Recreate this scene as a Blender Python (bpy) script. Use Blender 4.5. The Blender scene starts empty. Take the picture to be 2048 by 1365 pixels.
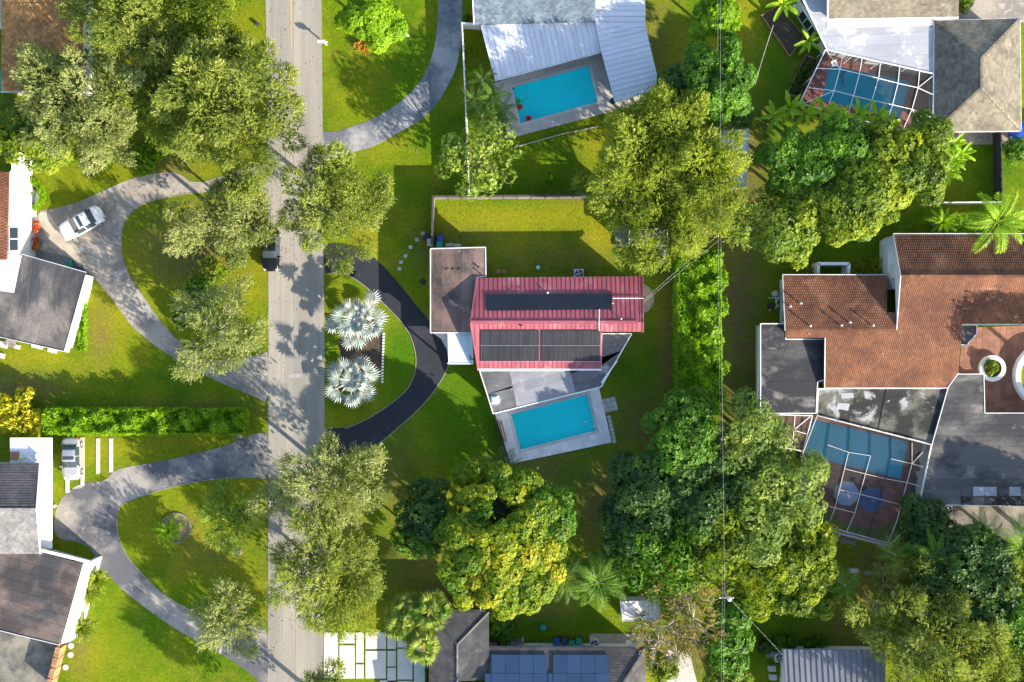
import bpy, math, random
import numpy as np
from mathutils import Vector, Matrix
random.seed(7); rng = np.random.default_rng(11)
scene = bpy.context.scene
R = math.radians
H = 105.0                      # camera height in metres; one metre is 20 photo pixels on the ground

# ---------------------------------------------------------------- camera, sky, sun, exposure
cam_d = bpy.data.cameras.new('camera'); cam = bpy.data.objects.new('camera', cam_d)
scene.collection.objects.link(cam); scene.camera = cam
cam.location = (0, 0, H); cam.rotation_euler = (0, 0, 0)
cam_d.sensor_width = 36; cam_d.lens = 36*H/102.4; cam_d.clip_end = 2000
SUN_EL = 22.0
TO_SUN = Vector((.768*math.cos(R(SUN_EL)), -.64*math.cos(R(SUN_EL)), math.sin(R(SUN_EL))))
world = bpy.data.worlds.new('World'); scene.world = world; world.use_nodes = True
wn = world.node_tree.nodes; wl = world.node_tree.links
sky = wn.new('ShaderNodeTexSky'); sky.sky_type = 'NISHITA'; sky.sun_disc = False
sky.sun_elevation = R(SUN_EL)
sky.sun_rotation = math.atan2(TO_SUN.x, TO_SUN.y)
wn['Background'].inputs['Strength'].default_value = 0.14
wl.new(sky.outputs[0], wn['Background'].inputs['Color'])
sd = bpy.data.lights.new('sun', 'SUN'); sd.energy = 5.0; sd.angle = R(0.5); sd.color = (1.0, .90, .74)
so = bpy.data.objects.new('sun', sd); scene.collection.objects.link(so)
so.rotation_euler = TO_SUN.to_track_quat('Z', 'Y').to_euler(); so.location = (40, -40, 40)
vs = scene.view_settings; vs.view_transform = 'Standard'; vs.look = 'None'; vs.gamma = 1; vs.exposure = 1.5
vs.use_curve_mapping = False
scene.cycles.max_bounces = 6; scene.cycles.transparent_max_bounces = 12

# ---------------------------------------------------------------- helpers
COL = scene.collection
ORG = {}
def P(px, py, z=0.0):
    k = (H-z)/H/20.0
    return ((px-1024)*k, (682.5-py)*k, z)
def pts(l, z=0.0):
    return [P(a[0], a[1], a[2] if len(a) > 2 else z) for a in l]
def tag(o, label=None, cat=None, group=None, kind=None):
    if label: o['label'] = label
    if cat: o['category'] = cat
    if group: o['group'] = group
    if kind: o['kind'] = kind
    return o
def empty(name, loc, label, cat, group=None, rz=0):
    o = bpy.data.objects.new(name, None); COL.objects.link(o); o.location = loc
    o.rotation_euler = (0, 0, rz); o.empty_display_size = .5
    ORG[o.name] = Vector(loc); return tag(o, label, cat, group)
def link(name, me, parent=None, org=None):
    o = bpy.data.objects.new(name, me); COL.objects.link(o)
    if parent is not None:
        o.parent = parent; ORG[o.name] = ORG.get(parent.name, Vector((0, 0, 0)))
    else: ORG[o.name] = Vector(org or (0, 0, 0)); o.location = ORG[o.name]
    return o
def area2(p): return sum(p[i][0]*p[(i+1) % len(p)][1]-p[(i+1) % len(p)][0]*p[i][1] for i in range(len(p)))
def ccw(p): return list(p) if area2(p) > 0 else list(p)[::-1]
def inset(p, d):
    p = ccw(p); n = len(p); out = []
    for i in range(n):
        a, b, c = Vector(p[i-1][:2]), Vector(p[i][:2]), Vector(p[(i+1) % n][:2])
        e1 = (b-a).normalized(); e2 = (c-b).normalized()
        n1 = Vector((-e1.y, e1.x)); n2 = Vector((-e2.y, e2.x)); m = n1+n2
        k = max(.35, 1+n1.dot(n2)); q = b+m*(d/k)
        out.append((q.x, q.y)+tuple(p[i][2:]))
    return out
def clip(poly, nx, ny, c):      # keep nx*x+ny*y <= c
    out = []
    for i in range(len(poly)):
        a, b = poly[i], poly[(i+1) % len(poly)]
        da, db = nx*a[0]+ny*a[1]-c, nx*b[0]+ny*b[1]-c
        if da <= 0: out.append(a)
        if (da < 0 < db) or (db < 0 < da):
            t = da/(da-db); out.append(tuple(a[k]+(b[k]-a[k])*t for k in range(2)))
    return out
def strips(poly, ang, spacing, gap=0.0, off=0.0):
    a = R(ang); nx, ny = math.cos(a), math.sin(a); poly = [q[:2] for q in poly]
    ds = [nx*q[0]+ny*q[1] for q in poly]; d = min(ds)+off*spacing; out = []
    if off: d -= spacing
    while d < max(ds)-1e-4:
        s = clip(clip(poly, nx, ny, d+spacing-gap), -nx, -ny, -d)
        if len(s) >= 3 and abs(area2(s)) > .004: out.append(s)
        d += spacing
    return out
def plane(p3):
    A = np.array([[q[0], q[1], 1] for q in p3]); z = np.array([q[2] for q in p3])
    s = np.linalg.lstsq(A, z, rcond=None)[0]
    return lambda x, y: float(s[0]*x+s[1]*y+s[2])
def smooth_poly(p, n=2):
    for _ in range(n):
        q = []
        for i in range(len(p)):
            a, b = p[i], p[(i+1) % len(p)]
            q += [tuple(a[k]*.75+b[k]*.25 for k in range(2)), tuple(a[k]*.25+b[k]*.75 for k in range(2))]
        p = q
    return p
def smooth_line(p, n=2):
    for _ in range(n):
        q = [p[0]]
        for i in range(len(p)-1):
            a, b = p[i], p[i+1]
            q += [tuple(a[k]*.75+b[k]*.25 for k in range(2)), tuple(a[k]*.25+b[k]*.75 for k in range(2))]
        p = q+[p[-1]]
    return p
class MB:
    def __init__(s): s.v = []; s.f = []; s.t = []; s.m = []; s.mi = 0
    def face(s, p, tone=.5):
        i = len(s.v); s.v += [tuple(q) for q in p]; s.f.append(tuple(range(i, i+len(p)))); s.t.append(tone); s.m.append(s.mi)
    def prism(s, top, bot, tone=.5, cap=True, base=False):
        n = len(top); i = len(s.v); s.v += [tuple(q) for q in top]+[tuple(q) for q in bot]
        fs = [(i+k, i+n+k, i+n+(k+1) % n, i+(k+1) % n) for k in range(n)]
        if cap: fs.append(tuple(range(i, i+n)))
        if base: fs.append(tuple(range(i+2*n-1, i+n-1, -1)))
        s.f += fs; s.t += [tone]*len(fs); s.m += [s.mi]*len(fs)
    def slab(s, poly, z1, z0, tone=.5, base=False):
        p = ccw(poly); s.prism([(q[0], q[1], z1) for q in p], [(q[0], q[1], z0) for q in p], tone, True, base)
    def sheet(s, poly, zf, th, off=0., tone=.5):
        p = ccw(poly); s.prism([(q[0], q[1], zf(q[0], q[1])+off) for q in p], [(q[0], q[1], zf(q[0], q[1])+off-th) for q in p], tone, True, True)
    def box(s, c, size, rz=0., tone=.5):
        x, y, z = c; a, b, h = size[0]/2, size[1]/2, size[2]; ca, sa = math.cos(rz), math.sin(rz)
        q = [(x+u*ca-v*sa, y+u*sa+v*ca) for u, v in ((-a, -b), (a, -b), (a, b), (-a, b))]
        s.slab(q, z+h, z, tone, True)
    def beam(s, a, b, w, h, tone=.5):     # box beam, axis a-b is its centre line
        a, b = Vector(a), Vector(b); d = (b-a).normalized()
        up = Vector((0, 0, 1)) if abs(d.z) < .95 else Vector((1, 0, 0))
        r = d.cross(up).normalized()*w/2; u = r.cross(d).normalized()*h/2
        A = [a-r-u, a+r-u, a+r+u, a-r+u]; B = [q+(b-a) for q in A]; i = len(s.v)
        s.v += [tuple(q) for q in A+B]
        fs = [(i, i+1, i+5, i+4), (i+1, i+2, i+6, i+5), (i+2, i+3, i+7, i+6), (i+3, i, i+4, i+7), (i+3, i+2, i+1, i), (i+4, i+5, i+6, i+7)]
        s.f += fs; s.t += [tone]*6; s.m += [s.mi]*6
    def tube(s, path, rad, n=6, tone=.5, cap=True):
        path = [Vector(p) for p in path]; base = len(s.v)
        if not hasattr(rad, '__len__'): rad = [rad]*len(path)
        for k, p in enumerate(path):
            d = (path[min(k+1, len(path)-1)]-path[max(k-1, 0)]).normalized()
            up = Vector((0, 0, 1)) if abs(d.z) < .9 else Vector((1, 0, 0))
            r = d.cross(up).normalized(); u = r.cross(d)
            for j in range(n):
                a = 2*math.pi*j/n; s.v.append(tuple(p+(r*math.cos(a)+u*math.sin(a))*rad[k]))
        for k in range(len(path)-1):
            for j in range(n):
                a = base+k*n+j; b = base+k*n+(j+1) % n
                s.f.append((a, b, b+n, a+n)); s.t.append(tone); s.m.append(s.mi)
        if cap:
            s.f.append(tuple(base+(len(path)-1)*n+j for j in range(n))); s.t.append(tone); s.m.append(s.mi)
            s.f.append(tuple(base+n-1-j for j in range(n))); s.t.append(tone); s.m.append(s.mi)
    def lathe(s, c, prof, n=16, tone=.5, ph=0):      # prof: (radius, z)
        x, y, z0 = c; base = len(s.v)
        for r, z in prof:
            for j in range(n):
                a = 2*math.pi*j/n+ph; s.v.append((x+r*math.cos(a), y+r*math.sin(a), z0+z))
        for k in range(len(prof)-1):
            for j in range(n):
                a = base+k*n+j; b = base+k*n+(j+1) % n
                s.f.append((a, b, b+n, a+n)); s.t.append(tone); s.m.append(s.mi)
        s.f.append(tuple(base+(len(prof)-1)*n+j for j in range(n))); s.t.append(tone); s.m.append(s.mi)
    def build(s, name, mat, parent=None, local=False, smooth=False, bevel=0):
        if parent is None and not local:
            a = np.array(s.v); org = Vector(((a[:, 0].min()+a[:, 0].max())/2, (a[:, 1].min()+a[:, 1].max())/2, a[:, 2].min()))
        elif local: org = Vector((0, 0, 0))
        else: org = ORG.get(parent.name, Vector((0, 0, 0)))
        me = bpy.data.meshes.new(name)
        me.from_pydata([(q[0]-org.x, q[1]-org.y, q[2]-org.z) for q in s.v], [], s.f)
        for m in (mat if isinstance(mat, (list, tuple)) else [mat]): me.materials.append(m)
        if any(s.m): me.polygons.foreach_set('material_index', s.m)
        at = me.attributes.new('tone', 'FLOAT', 'FACE'); at.data.foreach_set('value', s.t)
        if smooth: me.polygons.foreach_set('use_smooth', [True]*len(s.f))
        me.update()
        o = link(name, me, parent, org)
        if bevel:
            b = o.modifiers.new('bevel', 'BEVEL'); b.width = bevel; b.segments = 2; b.limit_method = 'ANGLE'
        return o
def share(src, name, parent, loc=(0, 0, 0), rot=(0, 0, 0), sc=(1, 1, 1)):
    o = bpy.data.objects.new(name, src.data if hasattr(src, 'data') else src); COL.objects.link(o)
    o.parent = parent; o.location = loc; o.rotation_euler = rot; o.scale = sc; return o
def copy_tree(o, parent=None):
    c = o.copy(); COL.objects.link(c); c.parent = parent
    for ch in list(o.children): copy_tree(ch, c)
    return c

# ---------------------------------------------------------------- materials
def ramp(nt, fac, stops):
    r = nt.nodes.new('ShaderNodeValToRGB'); e = r.color_ramp.elements
    while len(e) < len(stops): e.new(.5)
    for k, (p, c) in enumerate(stops): e[k].position = p; e[k].color = (c[0], c[1], c[2], 1)
    nt.links.new(fac, r.inputs[0]); return r.outputs[0]
def noise(nt, vec, scale, detail=5, rough=.6, dist=0):
    n = nt.nodes.new('ShaderNodeTexNoise'); n.inputs['Scale'].default_value = scale
    n.inputs['Detail'].default_value = detail; n.inputs['Roughness'].default_value = rough
    n.inputs['Distortion'].default_value = dist
    nt.links.new(vec, n.inputs['Vector']); return n.outputs['Fac']
def mixc(nt, fac, a, b, mode='MIX'):
    m = nt.nodes.new('ShaderNodeMix'); m.data_type = 'RGBA'; m.blend_type = mode
    for k, v in ((0, fac), (6, a), (7, b)):
        if hasattr(v, 'is_linked') or hasattr(v, 'node'): nt.links.new(v, m.inputs[k])
        elif isinstance(v, (int, float)): m.inputs[k].default_value = v if k == 0 else (v, v, v, 1)
        else: m.inputs[k].default_value = (v[0], v[1], v[2], 1)
    return m.outputs[2]
def attr(nt, name):
    a = nt.nodes.new('ShaderNodeAttribute'); a.attribute_name = name; return a.outputs['Fac']
def sat3(c, d): return tuple(max(0, min(1, x*d)) for x in c)
def M(name, c1, c2=None, scale=.5, rng_=(.35, .65), rough=.85, bump=0., bscale=12., metal=0., spec=.3,
      c3=None, s3=.3, r3=(.55, .62), stretch=(1, 1, 1), rot=0, fine=.15, fscale=9., tone=0., s3v=None, dist=0., wave=None):
    m = bpy.data.materials.new(name); m.use_nodes = True; nt = m.node_tree; b = nt.nodes['Principled BSDF']
    g = nt.nodes.new('ShaderNodeNewGeometry'); mp = nt.nodes.new('ShaderNodeMapping')
    mp.inputs['Rotation'].default_value = (0, 0, R(rot)); mp.inputs['Scale'].default_value = stretch
    nt.links.new(g.outputs['Position'], mp.inputs['Vector']); v = mp.outputs[0]
    c2 = c2 or sat3(c1, .7)
    col = ramp(nt, noise(nt, v, scale, 6, .62, dist), [(rng_[0], c1), (rng_[1], c2)])
    if c3: col = mixc(nt, ramp(nt, noise(nt, v, s3, 5, .65, .4), [(r3[0], (0, 0, 0)), (r3[1], (1, 1, 1))]), col, c3)
    if fine:
        fn = ramp(nt, noise(nt, g.outputs['Position'], fscale, 3, .7), [(.25, (1-fine,)*3), (.75, (1+fine,)*3)])
        col = mixc(nt, 1., col, fn, 'MULTIPLY')
    if tone:
        tn = ramp(nt, attr(nt, 'tone'), [(0, (1-tone,)*3), (1, (1+tone,)*3)]); col = mixc(nt, 1., col, tn, 'MULTIPLY')
    nt.links.new(col, b.inputs['Base Color'])
    b.inputs['Roughness'].default_value = rough; b.inputs['Metallic'].default_value = metal
    b.inputs['Specular IOR Level'].default_value = spec
    if bump:
        bm = nt.nodes.new('ShaderNodeBump'); bm.inputs['Strength'].default_value = 1; bm.inputs['Distance'].default_value = bump
        nt.links.new(noise(nt, g.outputs['Position'], bscale, 4, .7), bm.inputs['Height']); nt.links.new(bm.outputs[0], b.inputs['Normal'])
    return m
def leafmat(name, stops, trans=.3, rough=.5, spec=.25, nscale=.35, gain=(1.5, 1.38, 1.15)):
    stops = [tuple(c[k]*gain[k] for k in range(3)) for c in stops]; trans += .06
    m = bpy.data.materials.new(name); m.use_nodes = True; nt = m.node_tree; b = nt.nodes['Principled BSDF']
    g = nt.nodes.new('ShaderNodeNewGeometry')
    a = nt.nodes.new('ShaderNodeMath'); a.operation = 'MULTIPLY_ADD'
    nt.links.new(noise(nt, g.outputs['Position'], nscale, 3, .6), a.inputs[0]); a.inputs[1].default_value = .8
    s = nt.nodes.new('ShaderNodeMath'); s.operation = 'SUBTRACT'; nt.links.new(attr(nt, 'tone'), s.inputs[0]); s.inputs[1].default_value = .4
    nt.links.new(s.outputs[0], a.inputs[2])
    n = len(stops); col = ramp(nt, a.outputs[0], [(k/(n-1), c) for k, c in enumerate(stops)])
    nt.links.new(col, b.inputs['Base Color']); b.inputs['Roughness'].default_value = rough
    b.inputs['Specular IOR Level'].default_value = spec
    t = nt.nodes.new('ShaderNodeBsdfTranslucent'); nt.links.new(mixc(nt, 1., col, (1.15, 1.25, .5), 'MULTIPLY'), t.inputs['Color'])
    mx = nt.nodes.new('ShaderNodeMixShader'); mx.inputs[0].default_value = trans
    nt.links.new(b.outputs[0], mx.inputs[1]); nt.links.new(t.outputs[0], mx.inputs[2])
    nt.links.new(mx.outputs[0], nt.nodes['Material Output'].inputs['Surface']); return m
def water_mat(name, tint, ripple=.01, rough=.02):
    m = bpy.data.materials.new(name); m.use_nodes = True; nt = m.node_tree; nt.nodes.remove(nt.nodes['Principled BSDF'])
    g = nt.nodes.new('ShaderNodeNewGeometry'); bm = nt.nodes.new('ShaderNodeBump'); bm.inputs['Distance'].default_value = ripple
    nt.links.new(noise(nt, g.outputs['Position'], 3.5, 3, .6), bm.inputs['Height'])
    tr = nt.nodes.new('ShaderNodeBsdfTransparent'); tr.inputs[0].default_value = (*tint, 1)
    gl = nt.nodes.new('ShaderNodeBsdfGlossy'); gl.inputs['Roughness'].default_value = rough
    fr = nt.nodes.new('ShaderNodeFresnel'); fr.inputs['IOR'].default_value = 1.33
    nt.links.new(bm.outputs[0], gl.inputs['Normal']); nt.links.new(bm.outputs[0], fr.inputs['Normal'])
    mx = nt.nodes.new('ShaderNodeMixShader'); nt.links.new(fr.outputs[0], mx.inputs[0])
    nt.links.new(tr.outputs[0], mx.inputs[1]); nt.links.new(gl.outputs[0], mx.inputs[2])
    nt.links.new(mx.outputs[0], nt.nodes['Material Output'].inputs['Surface']); return m
def screen_mat(name, dens, c):
    m = bpy.data.materials.new(name); m.use_nodes = True; nt = m.node_tree; b = nt.nodes['Principled BSDF']
    b.inputs['Base Color'].default_value = (*c, 1); b.inputs['Roughness'].default_value = .9
    tr = nt.nodes.new('ShaderNodeBsdfTransparent'); mx = nt.nodes.new('ShaderNodeMixShader'); mx.inputs[0].default_value = dens
    nt.links.new(tr.outputs[0], mx.inputs[1]); nt.links.new(b.outputs[0], mx.inputs[2])
    nt.links.new(mx.outputs[0], nt.nodes['Material Output'].inputs['Surface']); return m

m_white = M('white_paint', (.8, .8, .79), (.68, .68, .68), fine=.04)
m_wall = M('white_stucco', (.78, .77, .74), (.62, .61, .58), bump=.01, fine=.06)
m_fascia = M('fascia', (.62, .62, .64), (.45, .45, .47), fine=.1)
m_asph = M('worn_asphalt', (.34, .30, .25), (.20, .18, .16), scale=.35, rng_=(.42, .58), c3=(.36, .34, .31), s3=.7, r3=(.54, .64), bump=.012, bscale=25, fine=.28)
m_asph_b = M('blue_asphalt', (.13, .14, .165), (.23, .235, .25), scale=.25, c3=(.36, .35, .33), s3=.35, r3=(.6, .7), bump=.012, bscale=25, fine=.3)
m_asph_t = M('patchy_asphalt', (.10, .10, .115), (.30, .275, .245), scale=.16, rng_=(.44, .56), c3=(.42, .38, .33), s3=.6, r3=(.60, .68), bump=.012, bscale=25, fine=.3)
m_road = M('road', (.33, .30, .255), (.235, .22, .195), scale=.45, rng_=(.4, .6), stretch=(1, .07, 1), c3=(.45, .44, .43), s3=.6, r3=(.64, .75), bump=.008, bscale=25, fine=.14)
m_newasph = M('fresh_asphalt', (.019, .022, .030), (.026, .029, .037), scale=.5, rough=.8, bump=.01, bscale=25, fine=.25, c3=(.038, .040, .047), s3=.25, r3=(.58, .72))
m_conc = M('concrete', (.5, .48, .44), (.4, .39, .36), scale=.6, bump=.005, fine=.12, tone=.12)
m_conc_w = M('pale_concrete', (.62, .6, .57), (.52, .5, .48), scale=.5, bump=.004, fine=.08, tone=.1)
m_conc_d = M('stained_concrete', (.24, .22, .18), (.07, .07, .065), scale=.45, c3=(.08, .08, .08), s3=.5, r3=(.55, .7), bump=.01, fine=.25)
m_deck = M('pool_deck', (.76, .75, .73), (.63, .62, .61), scale=.9, bump=.004, fine=.1, tone=.09)
m_deck_t = M('tan_deck', (.44, .41, .37), (.35, .33, .3), scale=.7, bump=.004, fine=.1, tone=.1, c3=(.3, .27, .23), s3=.4, r3=(.6, .72))
m_brickp = M('red_pavers', (.26, .10, .07), (.19, .075, .055), scale=.8, bump=.004, fine=.2, tone=.25)
m_court = M('court_tiles', (.27, .13, .085), (.2, .10, .07), scale=.7, fine=.15, tone=.18)
m_soil = M('soil', (.09, .065, .045), (.05, .038, .028), scale=1.5, bump=.04, bscale=8, fine=.3)
m_gravel = M('gravel', (.5, .42, .3), (.34, .28, .2), scale=4, bump=.03, bscale=14, fine=.3, fscale=14, tone=.35)
m_bark = M('bark', (.16, .13, .10), (.09, .075, .06), scale=2, bump=.03, fine=.2)
m_bark_p = M('pale_bark', (.42, .38, .33), (.28, .25, .22), scale=2, bump=.02, fine=.2)
m_wood = M('wood', (.36, .2, .10), (.26, .14, .07), scale=1.5, fine=.2, tone=.3)
m_wood_g = M('grey_wood', (.26, .24, .22), (.16, .15, .14), scale=1.5, fine=.2, tone=.3)
m_dark = M('dark_metal', (.03, .03, .033), (.02, .02, .022), rough=.5, fine=0)
m_black = M('black_rubber', (.02, .02, .02), (.02, .02, .02), rough=.8, fine=0)
m_glass = M('window_glass', (.04, .055, .065), (.03, .04, .05), rough=.08, spec=.8, fine=0)
m_steel = M('steel', (.55, .55, .56), (.45, .45, .46), rough=.4, metal=.6, fine=.05)
m_pipe = M('white_pipe', (.75, .74, .73), (.68, .67, .66), fine=0)
m_wall_d = M('dark_wall', (.05, .05, .055), (.03, .03, .035), fine=.1)
m_fence_t = M('brown_fence', (.16, .14, .12), (.11, .10, .09), fine=.15, tone=.25)
# roofing
m_red = M('red_metal', (.33, .085, .105), (.27, .068, .085), scale=.3, rng_=(.42, .58), c3=(.38, .16, .17), s3=.5, r3=(.55, .68), rough=.42, spec=.45, fine=.05, tone=.12)
m_roof_gar = M('brown_bitumen', (.165, .112, .096), (.05, .042, .042), scale=.22, rng_=(.44, .56), c3=(.42, .32, .28), s3=.55, r3=(.55, .66), stretch=(1, .6, 1), bump=.01, fine=.3, tone=.2)
m_roof_gry = M('grey_bitumen', (.10, .096, .095), (.030, .030, .036), scale=.16, rng_=(.44, .56), c3=(.22, .205, .19), s3=.3, r3=(.54, .66), stretch=(.6, 1, 1), bump=.01, fine=.25, tone=.16)
m_roof_wth = M('weathered_bitumen', (.14, .135, .11), (.025, .025, .025), scale=.25, rng_=(.45, .55), c3=(.33, .33, .33), s3=.3, r3=(.56, .62), bump=.01, fine=.25, tone=.15)
m_roof_wht = M('coated_roof', (.36, .37, .40), (.29, .30, .34), scale=.4, c3=(.7, .7, .7), s3=.6, r3=(.55, .7), fine=.08, tone=.07)
m_roof_brn = M('rolled_brown_grey', (.19, .165, .15), (.085, .078, .075), scale=.3, rng_=(.42, .58), c3=(.055, .055, .062), s3=.13, r3=(.47, .56), bump=.01, fine=.3, fscale=6, tone=.12, stretch=(1, .7, 1), rot=17)
m_whitemetal = M('white_metal_roof', (.62, .63, .66), (.55, .56, .60), scale=.5, rough=.5, fine=.04, tone=.05)
m_seam = M('seam_grey', (.5, .52, .56), (.45, .47, .5), fine=0)  # plain grey for raised ribs and screw rows
m_sh_blue = M('blue_grey_shingle', (.14, .185, .225), (.10, .135, .17), scale=.6, c3=(.22, .24, .26), s3=.5, r3=(.6, .72), fine=.2, tone=.25)
m_sh_grey = M('warm_grey_shingle', (.20, .175, .13), (.13, .115, .09), scale=.35, rng_=(.42, .58), c3=(.27, .24, .18), s3=.35, r3=(.55, .7), fine=.2, tone=.2)
m_sh_lgrey = M('light_grey_shingle', (.26, .25, .235), (.17, .165, .16), scale=.5, fine=.2, tone=.2)
m_sh_dgrey = M('dark_grey_shingle', (.09, .086, .09), (.055, .053, .056), scale=.4, rng_=(.42, .58), c3=(.13, .125, .125), s3=.4, r3=(.58, .72), fine=.25, tone=.10)
m_tile = M('brown_tiles', (.19, .080, .040), (.12, .050, .030), scale=.35, rng_=(.4, .6), fine=.22, tone=.16, c3=(.27, .125, .072), s3=.4, r3=(.55, .7))
m_tile_o = M('orange_tiles', (.50, .25, .085), (.33, .155, .055), scale=.6, fine=.2, tone=.3)
m_ribgrey = M('grey_metal_roof', (.22, .22, .25), (.18, .18, .21), rough=.5, fine=.06, tone=.1)
m_solar = M('solar_black', (.016, .02, .03), (.012, .015, .022), rough=.3, spec=.5, fine=.1)
m_solar_g = M('solar_tubes', (.033, .033, .038), (.022, .022, .027), rough=.45, spec=.4, fine=.1, tone=.3)
m_solar_b = M('solar_blue', (.035, .07, .14), (.03, .06, .12), rough=.25, spec=.6, fine=.05, tone=.1)
m_roof_ptg = M('grey_coating', (.25, .255, .28), (.19, .195, .22), scale=.3, c3=(.33, .33, .34), s3=.5, r3=(.55, .7), fine=.12, tone=.1)
m_roof_dbr = M('dark_brown_bitumen', (.15, .115, .10), (.065, .052, .05), scale=.3, rng_=(.42, .58), c3=(.045, .045, .05), s3=.16, r3=(.46, .56), bump=.01, fine=.3, fscale=6, tone=.18)
# pools
m_plaster = M('pool_plaster', (.88, .97, .96), (.72, .90, .92), scale=.5, fine=.03)
m_water = water_mat('pool_water', (.10, .98, .97), .03)
m_water_d = water_mat('pool_water_deep', (.12, .76, .85))
m_screen = screen_mat('insect_screen', .22, (.10, .10, .10))
m_coping = M('coping', (.56, .54, .5), (.46, .44, .41), fine=.1, tone=.15)
# small coloured things
def plain(name, c, rough=.5, spec=.4, metal=0): return M(name, c, sat3(c, .9), rough=rough, spec=spec, metal=metal, fine=.04)
m_teal = plain('teal_plastic', (.02, .28, .22)); m_green = plain('green_plastic', (.02, .25, .13)); m_blue = plain('blue_plastic', (.03, .07, .32))
m_navy = plain('navy_plastic', (.03, .05, .12)); m_redp = plain('red_plastic', (.6, .04, .06)); m_ygn = plain('green_float', (.02, .4, .12))
m_umb1 = plain('pale_blue_canvas', (.19, .25, .38), .9); m_umb2 = plain('navy_canvas', (.035, .07, .18), .9)
m_carw = plain('car_white', (.72, .72, .73), .25, .6); m_cark = plain('car_black', (.008, .008, .010), .2, .3); m_cars = plain('car_silver', (.42, .42, .44), .3, .6, .4)
m_carb = plain('car_blue', (.03, .10, .5), .25, .6); m_lamp = plain('lamp_lens', (.7, .7, .7), .15, .6); m_tail = plain('tail_lens', (.4, .02, .02), .2, .5)
m_edge = M('worn_kerb', (.30, .26, .20), (.2, .18, .14), scale=1.5, fine=.3)
m_yel = plain('faded_yellow', (.55, .36, .08), .8)
m_rock = M('rock', (.3, .29, .28), (.18, .175, .17), bump=.05, bscale=4)
# leaves
L_olive = leafmat('olive_leaves', [(.050, .075, .012), (.12, .155, .020), (.21, .235, .040), (.32, .32, .09)], .35, gain=(1.36, 1.38, 1.5))
L_olive2 = leafmat('olive_leaves_warm', [(.050, .075, .010), (.13, .165, .014), (.235, .255, .025), (.34, .33, .055)], .35, gain=(1.26, 1.36, 1.45))
L_sage = leafmat('sage_leaves', [(.060, .080, .022), (.14, .165, .045), (.24, .255, .095), (.38, .37, .18)], .32, gain=(1.38, 1.4, 1.3))
L_green = leafmat('green_leaves', [(.022, .06, .008), (.045, .125, .012), (.085, .20, .014), (.16, .29, .022)], .32)
L_bright = leafmat('bright_leaves', [(.05, .12, .004), (.10, .22, .006), (.17, .30, .008), (.27, .38, .015)], .38)
L_dark = leafmat('dark_leaves', [(.012, .032, .012), (.028, .065, .018), (.05, .11, .02), (.10, .17, .025)], .25)
L_lime = leafmat('lime_leaves', [(.035, .07, .010), (.08, .14, .012), (.19, .25, .016), (.32, .34, .03)], .35)
L_yellow = leafmat('yellow_leaves', [(.030, .085, .008), (.075, .15, .009), (.21, .25, .013), (.48, .37, .024)], .32)
L_pale = leafmat('pale_leaves', [(.04, .09, .03), (.11, .185, .045), (.25, .32, .09), (.44, .47, .20)], .32)
L_khaki = leafmat('khaki_leaves', [(.05, .06, .015), (.12, .11, .03), (.20, .17, .06), (.30, .24, .13)], .25)
L_silver = leafmat('silver_fans', [(.20, .27, .26), (.36, .45, .43), (.60, .62, .60), (.78, .72, .70)], .12, .45, gain=(1, 1, 1))
L_palm = leafmat('palm_leaves', [(.025, .07, .012), (.05, .13, .016), (.10, .2, .022), (.18, .28, .035)], .3)
L_banana = leafmat('banana_leaves', [(.10, .22, .012), (.16, .30, .015), (.22, .36, .02), (.3, .42, .04)], .35)
L_croton = leafmat('croton_leaves', [(.10, .12, .008), (.28, .30, .015), (.42, .38, .02), (.45, .24, .03)], .3)
L_redpl = leafmat('red_leaves', [(.35, .02, .02), (.5, .06, .02), (.55, .25, .03), (.55, .4, .05)], .25, gain=(1, 1, 1))

# ---------------------------------------------------------------- ground
def lawn_mat():
    m = bpy.data.materials.new('lawn'); m.use_nodes = True; nt = m.node_tree; b = nt.nodes['Principled BSDF']
    g = nt.nodes.new('ShaderNodeNewGeometry'); v = g.outputs['Position']
    base = ramp(nt, noise(nt, v, .16, 6, .65, .3), [(.38, (.060, .130, .003)), (.52, (.125, .182, .004)), (.63, (.20, .212, .008))])
    base = mixc(nt, ramp(nt, noise(nt, v, .55, 7, .75), [(.46, (0, 0, 0)), (.68, (.7, .7, .7))]), base, (.19, .175, .018))
    base = mixc(nt, attr(nt, 'dry'), base, (.24, .225, .010))
    base = mixc(nt, attr(nt, 'lush'), base, (.050, .135, .003))
    dn = nt.nodes.new('ShaderNodeMath'); dn.operation = 'MULTIPLY'; nt.links.new(attr(nt, 'dirt'), dn.inputs[0])
    nt.links.new(ramp(nt, noise(nt, v, .9, 6, .7), [(.30, (.25, .25, .25)), (.62, (1.3, 1.3, 1.3))]), dn.inputs[1])
    base = mixc(nt, dn.outputs[0], base, (.155, .105, .048))
    fn = ramp(nt, noise(nt, v, 3.2, 7, .85), [(.25, (.5,)*3), (.75, (1.5,)*3)]); base = mixc(nt, 1., base, fn, 'MULTIPLY')
    nt.links.new(base, b.inputs['Base Color']); b.inputs['Roughness'].default_value = .95; b.inputs['Specular IOR Level'].default_value = .1
    bm = nt.nodes.new('ShaderNodeBump'); bm.inputs['Distance'].default_value = .08
    nt.links.new(noise(nt, v, 6, 5, .75), bm.inputs['Height']); nt.links.new(bm.outputs[0], b.inputs['Normal'])
    return m
m_lawn = lawn_mat()
POOLS = [[(1021, 828), (1175, 788), (1193, 862), (1040, 901)], [(1023, 175), (1178, 132), (1196, 205), (1040, 249)],
         [(1658, 130), (1822, 163), (1800, 240), (1640, 203)], [(1622, 836), (1818, 884), (1800, 960), (1606, 910)]]
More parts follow.
